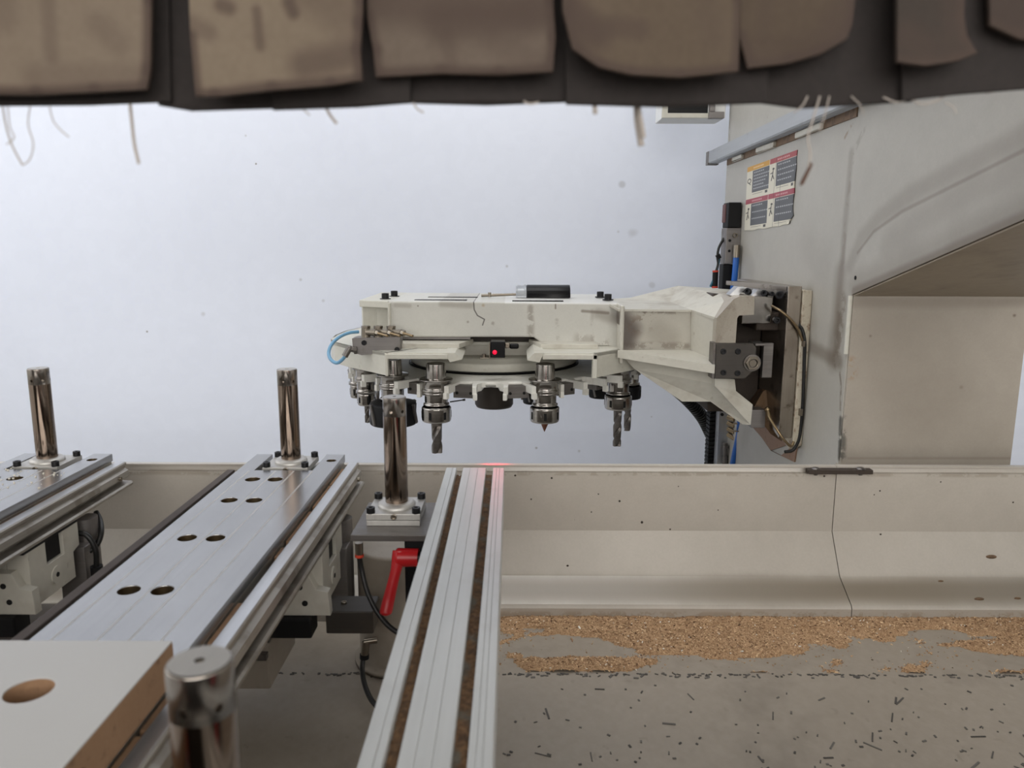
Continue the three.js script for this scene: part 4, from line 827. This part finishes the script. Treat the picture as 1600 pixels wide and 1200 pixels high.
  part('neck_box', ng, nm, o, 'neck face with dark greasy smudge', true);
  const nc = [[1080, 484, 2.09], [1121, 497, 1.97], [1119, 562, 1.97], [1080, 549, 2.09]].map(q => at(...q));
  part('neck_corner', prism(nc, pushed(nc, 0.004, 0, -0.28)), M.ivoryWorn, o);
  for (const [n, q] of [['neck_top', [[966, 483, 2.09], [1080, 484, 2.09], [1046, 471, 2.30], [985, 465, 2.40], [950, 467.5, 2.40], [950, 474, 2.16]]], ['neck_slope', [[1080, 484, 2.09], [1121, 497, 1.965], [1152, 465, 2.0], [1181, 463, 2.0], [1145, 452.5, 2.3], [1059, 446.5, 2.44], [1046, 471, 2.30]]], ['gable', [[985, 465, 2.40], [1046, 471, 2.30], [1059, 446.5, 2.44]]]]) {
    const w = q.map(p => at(...p)); part(n, prism(w, pushed(w, 0, -0.006, 0)), M.ivoryWorn, o, n === 'gable' ? null : 'pale top of the neck');
  }
  const le = [[965, 547, 2.06], [1075, 546, 2.10], [1118, 560, 1.99], [1117, 571, 1.92]].map(q => at(...q));
  part('ledge', prism(le, pushed(le, 0, -0.021, 0)), M.ivoryWorn, o, 'worn ledge along the neck');
  const wf = [[968, 553, 2.1], [1116, 572, 2.0], [1117, 600, 2.0], [1172, 648, 1.99], [1172, 664, 1.99], [1160, 663, 2.0], [1110, 627.5, 2.04], [1066, 627.5, 2.06], [992, 577, 2.1]].map(q => at(...q));
  part('lower_web', prism(wf, pushed(wf, 0, 0, -0.3)), M.ivoryWorn, o, 'ivory web below the neck');
  const wb = [[1117, 590, 1.975], [1148, 593, 1.96], [1150, 611, 1.96], [1176, 632, 1.955], [1173, 664, 1.96], [1117, 603, 1.975]].map(q => at(...q));
  part('lower_cheek', prism(wb, pushed(wb, 0, 0, -0.04)), M.ivoryWorn, o);
  // end block with rounded cut-out
  const eb = [[1120, 497, 1.955], [1147, 467, 1.965], [1156, 463, 1.965], [1179, 463, 1.965], [1178, 492, 1.965], [1155, 493, 1.965], [1152, 497, 1.965], [1149, 540, 1.96], [1118, 541, 1.955]].map(q => at(...q));
  part('end_block', prism(eb, pushed(eb, 0, 0, -0.2)), M.bareWorn, o, 'end block with rounded cut-out');
  const pl = at(1117, 537, 1.925), pr = at(1178, 592, 1.925);
  const hp = part('hinge_plate', frontal([[pl.x + 0.004, pl.y], [pr.x - 0.006, pl.y], [pr.x + 0.002, pl.y - 0.01], [pr.x + 0.002, pr.y + 0.026], [pr.x - 0.022, pr.y], [pl.x + 0.004, pr.y]], 1.925, 1.945, 0.0015), M.bracketDark, o, 'dark hinge plate with four screws and a large nut');
  for (const [px, py] of [[1130, 549], [1153, 549], [1130, 582], [1152, 583]]) part('screw', capScrew(at(px, py, 1.926), 0.0072, 0.005, V(0, 0, 1)), M.blackOxide, hp);
  const np = at(1175.5, 567, 1.92); part('washer', rod(V(np.x, np.y, np.z - 0.004), V(np.x, np.y, np.z + 0.001), 0.0215, 0.0215, 32), M.steelDark, hp); part('nut', [hexNut(np, 0.019, 0.009, V(0, 0, 1), 0.56), rod(V(np.x, np.y, np.z - 0.004), V(np.x, np.y, np.z + 0.006), 0.0088)], M.nickel, hp);
  part('hinge_backing', [boxFrom(pl.x - 0.002, pl.x + 0.006, pr.y - 0.001, pl.y + 0.001, 1.93, 1.97, 0.001), boxFrom(at(1190, 560, 1.95).x, at(1206, 560, 1.95).x, pr.y, pl.y, 1.94, 1.955, 0.002), boxFrom(pr.x, at(1192, 560, 1.95).x, pl.y - 0.006, pl.y, 1.93, 1.99, 0.001)], M.steelDark, o);
}
{
  const h = thing('air_hose', 'pale blue air hose looping at the left end of the arm', 'hose', at(520, 545, 2.1));
  part('hose', tube([[560, 518.5, 2.19], [546, 520, 2.17], [530, 527, 2.14], [517, 540, 2.1], [513.5, 553, 2.08], [519, 564, 2.06], [527, 567, 2.05], [534, 562.5, 2.042], [539.5, 556, 2.04]].map(q => at(...q)), 0.0048, 64), M.blueLight, h);
}

// ---------------------------------------------------------------- tool disc
{
  const o = thing('tool_disc', 'round tool disc with white gripper forks below the arm', 'tool disc', V(CX, Y(0.44), -CD));
  const loc = g => g.translate(CX, 0, -CD);
  part('drum', loc(lathe([[0.0001, Y(0.318)], [0.235, Y(0.318)], [0.247, Y(0.324)], [0.25, Y(0.331)], [0.262, Y(0.333)], [0.265, Y(0.338)], [0.265, Y(0.356)], [0.26, Y(0.360)], [0.0001, Y(0.360)]], 90)), M.ivory, o, 'ivory centre drum');
  part('seal', loc(lathe([[0.1, Y(0.3602)], [0.271, Y(0.3602)], [0.271, Y(0.3645)], [0.1, Y(0.3645)]], 90)), M.black, o);
  part('disc_plate', loc(lathe([[0.05, Y(0.3648)], [0.378, Y(0.3648)], [0.384, Y(0.368)], [0.384, Y(0.378)], [0.05, Y(0.378)]], 108)), M.plastic, o);
  part('hub_motor', loc(lathe([[0.0001, Y(0.378)], [0.056, Y(0.378)], [0.056, Y(0.395)], [0.0585, Y(0.40)], [0.0585, Y(0.463)], [0.062, Y(0.47)], [0.062, Y(0.503)], [0.057, Y(0.512)], [0.0001, Y(0.512)]], 48)), M.hub, o, 'dark brown centre motor');
  const turned = (g, deg) => loc(g.rotateY(deg * Math.PI / 180));
  const hook = s => plan([[s * 0.020, 0.352], [s * 0.047, 0.352], [s * 0.049, 0.40], [s * 0.047, 0.452], [s * 0.036, 0.456], [s * 0.035, 0.437], [s * 0.0365, 0.425], [s * 0.034, 0.405], [s * 0.025, 0.392]].map(([x, r]) => [x, r]), Y(0.388), Y(0.366), 0.001);
  for (let k = 0; k < 18; k++) {
    const deg = -k * 20;
    part('gripper_fork', [-1, 1].flatMap(s => [turned(hook(s), deg), turned(plan([[s * 0.034, 0.446], [s * 0.046, 0.446], [s * 0.044, 0.459], [s * 0.034, 0.459]], Y(0.402), Y(0.384), 0.002), deg)]).concat(turned(plan([[-0.03, 0.345], [0.03, 0.345], [0.026, 0.388], [0, 0.378], [-0.026, 0.388]], Y(0.38), Y(0.366), 0.001), deg)), M.plastic, o);
    const rb = part('rim_block', [turned(plan([[-0.02, 0.335], [0.02, 0.335], [0.029, 0.415], [-0.029, 0.415]], Y(0.405), Y(0.372), 0.0012), deg + 10)], M.steelDark, o);
    part('screw_hole', [-1, 1].map(s => turned(new THREE.CylinderGeometry(0.004, 0.004, 0.002, 14).rotateX(Math.PI / 2).translate(s * 0.019, Y(0.391), -0.4155), deg + 10 + 180).translate(0, 0, 0)), M.hole, rb);
  }
}

// ---------------------------------------------------------------- tool holders hanging in the disc
function twisted(section, len, turns, n, taper = 1) {
  const pos = [], idx = [], m = section.length;
  for (let i = 0; i <= n; i++) { const t = i / n, a = t * turns * Math.PI * 2, s = 1 + (taper - 1) * t; for (const [x, z] of section) pos.push((x * Math.cos(a) - z * Math.sin(a)) * s, -t * len, (x * Math.sin(a) + z * Math.cos(a)) * s); }
  for (let i = 0; i < n; i++) for (let j = 0; j < m; j++) { const a = i * m + j, b = i * m + (j + 1) % m, c = a + m, d = b + m; idx.push(a, b, d, a, d, c); }
  const top = pos.length / 3; pos.push(0, 0, 0, 0, -len, 0);
  for (let j = 0; j < m; j++) { idx.push(top, (j + 1) % m, j, top + 1, n * m + j, n * m + (j + 1) % m); }
  const g = new THREE.BufferGeometry(); g.setAttribute('position', new THREE.Float32BufferAttribute(pos, 3)); g.setIndex(idx); g.computeVertexNormals();
  g.setAttribute('uv', new THREE.Float32BufferAttribute(new Float32Array(pos.length / 3 * 2), 2));
  return toCreasedNormals(g, 0.6);
}
function fluted(r, flutes) {
  const o = [];
  for (let i = 0; i < 48; i++) { const a = i / 48 * Math.PI * 2, f = (a * flutes / (Math.PI * 2)) % 1, k = f < 0.12 ? 1 : f < 0.5 ? 0.93 - 0.36 * Math.sin((f - 0.12) / 0.38 * Math.PI) : 0.93 + 0.07 * (f - 0.5) * 2; o.push([Math.cos(a) * r * k, Math.sin(a) * r * k]); }
  return o;
}
const toolDrop = 0.351;
function tool(deg, label, o = {}) {
  const a = deg * Math.PI / 180, x = CX + Math.sin(a) * RT, D = CD - Math.cos(a) * RT, s = o.s || 1, nutR = (o.nut || 0.040) * 1;
  const t = thing('tool_holder', label, 'tool', V(x, Y(toolDrop), -D), 'tool holders in the disc');
  const put = g => g.scale(s, 1, s).translate(x, Y(toolDrop), -D), lo = o.low || 0;
  part('shank', put(lathe([[0.0175, 0.030], [0.0185, 0.041], [0.0245, 0.041], [0.0255, 0.039], [0.0275, 0.001], [0.0275, 0]], 44)), M.holder, t, null);
  part('flange', put(lathe([[0.0275, 0], [0.0445, -0.0005], [0.045, -0.002], [0.045, -0.005], [0.0345, -0.007], [0.034, -0.026], [0.0375, -0.028], [0.0385, -0.030], [0.0385, -0.034], [0.036, -0.0365], [0.0375, -0.038], [0.0375, -0.041], [0.032, -0.043]], 52)), M.holder, t);
  part('neck', put(lathe([[0.032, -0.0425], [0.0315, -0.045], [0.0315, -0.063 - lo], [0.030, -0.066 - lo], [0.035, -0.068 - lo], [0.0355, -0.076 - lo], [0.0001, -0.077 - lo]], 44)), M.holder, t);
  const y0 = -0.077 - lo, h = o.nutH || 0.041;
  if (o.kind !== 'cutter') {
    const nb = [[nutR * 0.93, y0], [nutR * 0.985, y0 - 0.002], [nutR, y0 - 0.005], [nutR, y0 - h + 0.006], [nutR * 0.96, y0 - h + 0.001], [nutR * 0.9, y0 - h], [0.0001, y0 - h]];
    const nut = part('collet_nut', put(lathe(nb, 52)), o.dark ? M.blackOxide : M.holder, t);
    for (let k = 0; k < 6; k++) { const b = k * Math.PI / 3 + 0.35 - a; part('nut_slot', put(rbox(0.008, h * 0.5, 0.003, 0, y0 - h * 0.52, 0, 0.0014).translate(0, 0, nutR - 0.0008).rotateY(b)), M.hole, nut); }
    const b0 = y0 - h + 0.001;
    if (o.kind === 'mill') part('cutter', [put(new THREE.CylinderGeometry(o.r, o.r, 0.014, 30).translate(0, b0 - 0.006, 0)), put(twisted(fluted(o.r, 2), o.len, o.turns || 0.7, 48).translate(0, b0 - 0.010, 0))], o.cm || M.steelDark, t, 'fluted milling bit');
    if (o.kind === 'cone') part('cutter', put(lathe([[0.0132, b0 + 0.001], [0.0128, b0 - 0.004], [0.0008, b0 - 0.030], [0.0001, b0 - 0.031]], 6)), mat({ color: 0x6a4232, metalness: 0.7, roughness: 0.4 }), t, 'pointed engraving bit');
  } else {
    const R = o.r, g = [lathe([[0.0001, y0], [R * 0.6, y0], [R * 0.9, y0 - 0.004], [R * 0.94, y0 - 0.010], [R * 0.92, y0 - o.len * 0.5], [R * 0.95, y0 - o.len + 0.008], [R * 0.94, y0 - o.len + 0.003], [R * 0.9, y0 - o.len], [0.0001, y0 - o.len]], 40)];
    const body = part('cutter_body', g.map(put), M.black, t, 'broad black cutter head');
    for (let k = 0; k < 6; k++) { const b = k * Math.PI / 3 + 0.2; part('blade', put(rbox(0.009, o.len * 0.88, R * 0.16, 0, 0, 0, 0.001).rotateZ(0.3).translate(0, y0 - o.len * 0.5, R * 0.93).rotateY(b)), M.steelDark, body); }
  }
  return t;
}
tool(-20, 'tool holder with the thickest twisted milling bit left of the disc centre', { kind: 'mill', r: 0.0148, len: 0.080, turns: 0.55 });
tool(20, 'tool holder with a short pointed engraving bit right of the disc centre', { kind: 'cone' });
tool(-40, 'tool holder with a broad black cutter head behind a steel pin', { kind: 'cutter', r: 0.070, len: 0.066 });
tool(-60, 'tool holder with small brownish nut and thin bit under the left guard', { kind: 'mill', r: 0.0085, len: 0.045, nut: 0.031, s: 0.86, nutH: 0.036 });
tool(-80, 'half hidden tool holder behind the small brownish nut at the left guard', { kind: 'mill', r: 0.007, len: 0.01, nut: 0.031, s: 0.86 });
tool(-110, 'tool holder with thin dark bit at the far left of the disc', { kind: 'mill', r: 0.009, len: 0.075, nut: 0.03, s: 0.8 });
tool(60, 'tool holder with a long slim milling bit under the right guard', { kind: 'mill', r: 0.0125, len: 0.105, turns: 1.1, nut: 0.040, low: 0.004 });
tool(80, 'tool holder with a dark milling bit behind the long slim bit', { kind: 'mill', r: 0.0115, len: 0.095, turns: 0.9, nut: 0.040, dark: true });
tool(100, 'black tool holder at the right rear of the disc without bit', { kind: 'none', dark: true, nut: 0.036 });
tool(120, 'black tool head behind the disc between the two right guards', { kind: 'cutter', r: 0.045, len: 0.095 });
tool(160, 'tool holder with black bladed cutter at the back of the disc', { kind: 'cutter', r: 0.05, len: 0.155 });
{
  const a = at(703, 628, 2.0), b = at(727, 624.5, 2.0);
  solo('chip_blower_rod', 'thin dark rod sticking out beside the thickest milling bit', 'rod', [rod(a, b, 0.0017), rod(at(723, 625, 2.0), at(727, 624.5, 2.0), 0.0028)], M.black, a);
}

// ---------------------------------------------------------------- cable chain, post and hose beside the column
{
  const c = thing('cable_chain', 'black ribbed cable chain hanging straight beside the column', 'cable chain', at(1110, 726, 2.75));
  const y0 = at(1110, 760, 2.68).y, y1 = at(1112, 600, 2.68).y, x = at(1110.5, 680, 2.68).x, n = 26;
  for (let k = 0; k < n; k++) { const y = y0 + (y1 - y0) * (k + 0.5) / n; part('link', rbox(0.026, (y1 - y0) / n * 0.86, 0.05, x, y, -2.68, 0.003), M.black, c); }
  part('core', boxFrom(x - 0.009, x + 0.009, y0, y1, 2.665, 2.695, 0.002), M.black, c);
  const d = thing('corrugated_hose', 'black corrugated hose slanting down behind the arm web', 'hose', at(1090, 655, 2.65));
  const path = new THREE.CatmullRomCurve3([at(1035, 590, 2.72), at(1078, 628, 2.76), at(1099, 654, 2.8), at(1112, 680, 2.83)]);
  for (let k = 0; k < 30; k++) { const p = path.getPointAt(k / 30), q = path.getPointAt((k + 0.62) / 30); part('rib', rod(p, q, 0.0245, 0.0245, 24), M.cable, d); }
  part('core', new THREE.TubeGeometry(path, 30, 0.021, 16), M.cable, d);
  const e = thing('aluminium_post', 'slim aluminium post with bolts standing at the column foot', 'post', at(1127, 727, 2.6));
  const pa = at(1118, 760, 2.6), pb = at(1136, 610, 2.6);
  part('profile', frontal([[pa.x, 0], [pa.x + 0.014, 0], [pa.x + 0.016, 0.006], [pa.x + 0.024, 0.006], [pa.x + 0.026, 0], [pa.x + 0.04, 0], [pa.x + 0.04, 0.5], [pa.x, 0.5]].map(([u, v]) => [u, pa.y + v * (v > 0.4 ? (pb.y - pa.y) / 0.5 : 1)]), 2.6, 2.64, 0), M.alu, e);
  part('bolt', [capScrew(at(1128, 647.5, 2.6), 0.0055, 0.005, V(0, 0, 1))], M.blackOxide, e);
  part('fitting', [rod(at(1133, 692, 2.58), at(1133, 712, 2.58), 0.008), rod(at(1133, 712, 2.58), at(1133, 727, 2.58), 0.010), hexNut(at(1134, 700, 2.58), 0.012, 0.01, V(0, 1, 0), 0)], M.steelDark, e);
  const f = thing('air_hose', 'dark blue air hose hanging below the arm web', 'hose', at(1150, 690, 2.5));
  part('hose', tube([[1160, 630, 2.46], [1156, 660, 2.48], [1154, 680, 2.5], [1148, 708, 2.5], [1143, 735, 2.5]].map(q => at(...q)), 0.0095), M.blue, f);
  for (const [a, b] of [[652, 1], [664, 1]]) { const p = at(1154, a + 12, 2.47); part('tie', new THREE.TorusGeometry(0.012, 0.0018, 8, 20).rotateX(1.4).translate(p.x, p.y, p.z - 0.02), M.brass, f); }
  const bb = thing('bolt_bank', 'brownish bank of small bolts beside the dark blue hose', 'fitting', at(1140, 665, 2.56));
  for (let k = 0; k < 4; k++) { const p = at(1138, 652 + k * 9, 2.56), q = at(1149, 656 + k * 10, 2.53); part('bolt', rod(p, q, 0.0085), M.brass, bb); }
}

// ---------------------------------------------------------------- dusty strip curtain close to the lens
{
  const o = thing('strip_curtain', 'blurred dusty brown strip curtain hanging across the top of the view', 'curtain', V(0, Y(-0.2), -0.42));
  const dark = paint([32, 26, 24], [22, 17, 16], 0.9, 0.85, 441, 0.16);
  // each strip: outline in the photograph's pixels at its own distance, bowed and 3 mm thick
  const flap = (pts, D, bow) => {
    const w = pts.map(p => at(p[0], p[1], D)), x0 = Math.min(...w.map(p => p.x)), x1 = Math.max(...w.map(p => p.x)), y0 = Math.min(...w.map(p => p.y)), y1 = Math.max(...w.map(p => p.y));
    const sh = new THREE.Shape(w.map(p => new THREE.Vector2(p.x, p.y)));
    const NX = 26, NY = 14, g = new THREE.ExtrudeGeometry(sh, { depth: 0.0022, bevelEnabled: true, bevelThickness: 0.0006, bevelSize: 0.0006, bevelSegments: 2 });
    const p = g.attributes.position;
    for (let i = 0; i < p.count; i++) { const u = (p.getX(i) - x0) / (x1 - x0) - 0.5, v = (p.getY(i) - y0) / (y1 - y0); p.setZ(i, p.getZ(i) - D + bow * (u * u - 0.25) + 0.004 * v); }
    g.computeVertexNormals();
    return g;
  };
  const T = -420;
  const front = [
    [[[-160, T], [236, T], [239, 0], [236, 110], [230, 139], [150, 143], [60, 147], [-160, 146]], 0.405, 0.006],
    [[[292, T], [572, T], [568, 0], [566, 40], [563, 80], [566, 126], [520, 134], [430, 142], [340, 151], [310, 150], [303, 60]], 0.400, -0.008],
    [[[574, T], [866, T], [862, 0], [866, 60], [862, 112], [780, 116], [690, 114], [590, 120], [586, 80], [577, 30]], 0.408, 0.006],
    [[[868, T], [1156, T], [1152, 0], [1150, 112], [1060, 122], [985, 118], [935, 106], [895, 78], [880, 20]], 0.400, -0.007],
    [[[1158, T], [1360, T], [1330, 0], [1326, 40], [1318, 62], [1280, 84], [1230, 98], [1168, 106], [1155, 60]], 0.406, 0.006],
    [[[1392, T], [1502, T], [1498, 30], [1504, 60], [1520, 84], [1490, 96], [1440, 104], [1398, 98]], 0.404, -0.005],
    [[[1524, T], [1800, T], [1800, 60], [1660, 66], [1590, 60], [1545, 40]], 0.409, 0.006],
    [[[1808, T], [2090, T], [2086, 40], [1960, 66], [1812, 60]], 0.404, -0.006], [[[2098, T], [2390, T], [2380, 50], [2240, 64], [2102, 40]], 0.408, 0.006],
    [[[-440, T], [-168, T], [-166, 138], [-300, 146], [-436, 140]], 0.402, -0.006], [[[-730, T], [-448, T], [-446, 136], [-590, 142], [-726, 138]], 0.407, 0.006],
  ];
  const tones = [[106, 94, 81], [104, 92, 78], [90, 79, 69], [76, 64, 51], [70, 58, 46], [48, 40, 34], [40, 33, 29], [48, 40, 34], [56, 47, 39], [102, 91, 78], [98, 87, 75]];
  const D1 = [60, 47, 40], smudge = [
    [[[80, -40], [84, 90], 0.006, 0.28], [[10, -60], [12, 30], 0.012, 0.2], [[160, 40], [190, 70], 0.010, 0.2], [[60, 120], [230, 120], 0.010, 0.22]],
    [[[545, 90], [480, 105], 0.012, 0.55], [[350, 12], [362, 16], 0.006, 0.6], [[455, 8], [462, 24], 0.005, 0.7], [[405, 20], [410, 75], 0.004, 0.5], [[300, 40], [330, 55], 0.008, 0.35], [[480, -20], [540, 30], 0.016, 0.3]],
    [[[590, 5], [850, 18], 0.016, 0.6], [[690, 40], [820, 30], 0.014, 0.5], [[700, 60], [705, 100], 0.006, 0.3], [[770, 70], [850, 100], 0.010, 0.25]],
    [[[890, 20], [930, 55], 0.014, 0.75], [[960, 45], [995, 50], 0.009, 0.5], [[880, 0], [900, 90], 0.010, 0.5], [[1100, 0], [1110, 60], 0.012, 0.2]],
    [[[1300, 40], [1330, 0], 0.012, 0.5], [[1190, 60], [1195, 0], 0.006, 0.25], [[1170, 85], [1290, 65], 0.009, 0.3]],
    [[[1410, 60], [1440, 80], 0.012, 0.6], [[1480, 0], [1485, 90], 0.010, 0.5]], [[[1560, 0], [1620, 40], 0.02, 0.7]], [], [], [], [],
  ];
  front.forEach(([pts, D, bow], i) => {
    const xy = (a, b, r, k) => stroke('xy', [a, b], r, k, 0, D1, D), rim = pts.slice(1).map((p, q) => xy(pts[q], p, 0.0055, 0.8));
    const [g, m] = stained(flap(pts, D, bow), 'xy', [...rim, ...smudge[i].map(q => xy(...q))], tones[i], 401 + i * 11, 2400, 0.85);
    part('strip', g, m, o, null, true);
  });
  // dark hems: worn lower edges hanging just behind the front strips
  for (const [pts, D] of [
    [[[-170, T], [262, T], [268, 158], [140, 163], [-170, 166]], 0.420], [[[250, T], [420, T], [440, 168], [300, 172], [252, 164]], 0.424], [[[415, T], [640, T], [640, 160], [560, 166], [430, 171]], 0.418],
    [[[630, T], [890, T], [900, 158], [760, 163], [632, 160]], 0.424], [[[880, T], [1190, T], [1196, 160], [1040, 166], [886, 162]], 0.418], [[[1185, T], [1420, T], [1420, 158], [1250, 168], [1188, 160]], 0.424], [[[1405, T], [1820, T], [1820, 122], [1600, 138], [1500, 146], [1408, 156]], 0.419], [[[1800, T], [2110, T], [2104, 118], [1806, 124]], 0.424], [[[2095, T], [2400, T], [2394, 112], [2100, 120]], 0.419], [[[-450, T], [-160, T], [-160, 166], [-446, 162]], 0.424], [[[-740, T], [-440, T], [-440, 160], [-736, 158]], 0.419],
  ]) part('rear_strip', flap(pts, D, 0.004), dark, o);
  part('hanger_bar', boxFrom(-0.62, 0.72, at(0, T, 0.42).y - 0.02, at(0, T, 0.42).y + 0.03, 0.395, 0.435, 0.003), M.steelDark, o);
  const hy = at(0, T, 0.42).y + 0.032;
  solo('head_cover', 'grey cover of the machining head above the strip curtain', 'cover', boxFrom(-1.0, 0.2, hy, hy + 0.35, 0.30, 1.25, 0.02), M.floorPaint, V(0, hy, -0.55));
  // loose fibres and a dangling splinter
  const fib = (pts, r, D = 0.42) => part('fibre', tube(pts.map(p => at(p[0], p[1], D)), r * 0.75, 24, 6), mat({ color: 0xa69e97, roughness: 0.9 }), o);
  fib([[2, 150], [8, 190], [18, 225], [35, 258]], 0.0006); fib([[48, 160], [44, 195], [52, 225], [46, 250], [36, 258]], 0.0004); fib([[76, 160], [84, 190], [100, 208], [108, 214]], 0.0004);
  fib([[12, 165], [16, 200], [22, 215], [10, 226]], 0.0004); fib([[202, 150], [206, 190], [210, 225], [217, 256]], 0.0011); fib([[508, 165], [516, 180], [526, 193]], 0.0011); fib([[452, 155], [470, 168], [484, 180]], 0.0005); fib([[645, 160], [652, 170], [662, 176]], 0.0006);
  fib([[926, 140], [929, 160], [930, 178]], 0.0018); fib([[988, 132], [994, 160], [996, 190], [1002, 228]], 0.0024, 0.43); fib([[994, 150], [1001, 185], [1006, 215]], 0.0016, 0.425); fib([[818, 158], [826, 162], [842, 160]], 0.0008);
  fib([[1281, 150], [1269, 190], [1262, 215], [1266, 240], [1263, 260]], 0.0007); fib([[1296, 150], [1287, 185], [1280, 205]], 0.0005); fib([[1262, 150], [1254, 165], [1240, 176]], 0.0006);
  fib([[1420, 150], [1436, 162], [1462, 158], [1478, 148]], 0.0008); fib([[1476, 160], [1490, 168], [1494, 178]], 0.0005); fib([[1540, 145], [1560, 140], [1582, 128]], 0.001); fib([[1380, 152], [1400, 160], [1414, 158]], 0.0006); fib([[1330, 150], [1345, 166], [1350, 180]], 0.0004);
  const w = [[1268, 253], [1270, 258], [1256, 288], [1251, 290], [1253, 282]].map(p => at(p[0], p[1], 0.45));
  part('splinter', prism(w, pushed(w, 0, 0, -0.002)), mat({ color: 0x5a443a, roughness: 0.9 }), o, 'dangling wood splinter');
}

scene.traverse(m => { if (m.isLight && !m.isRectAreaLight) m.castShadow = true; });
renderer.render(scene, camera);
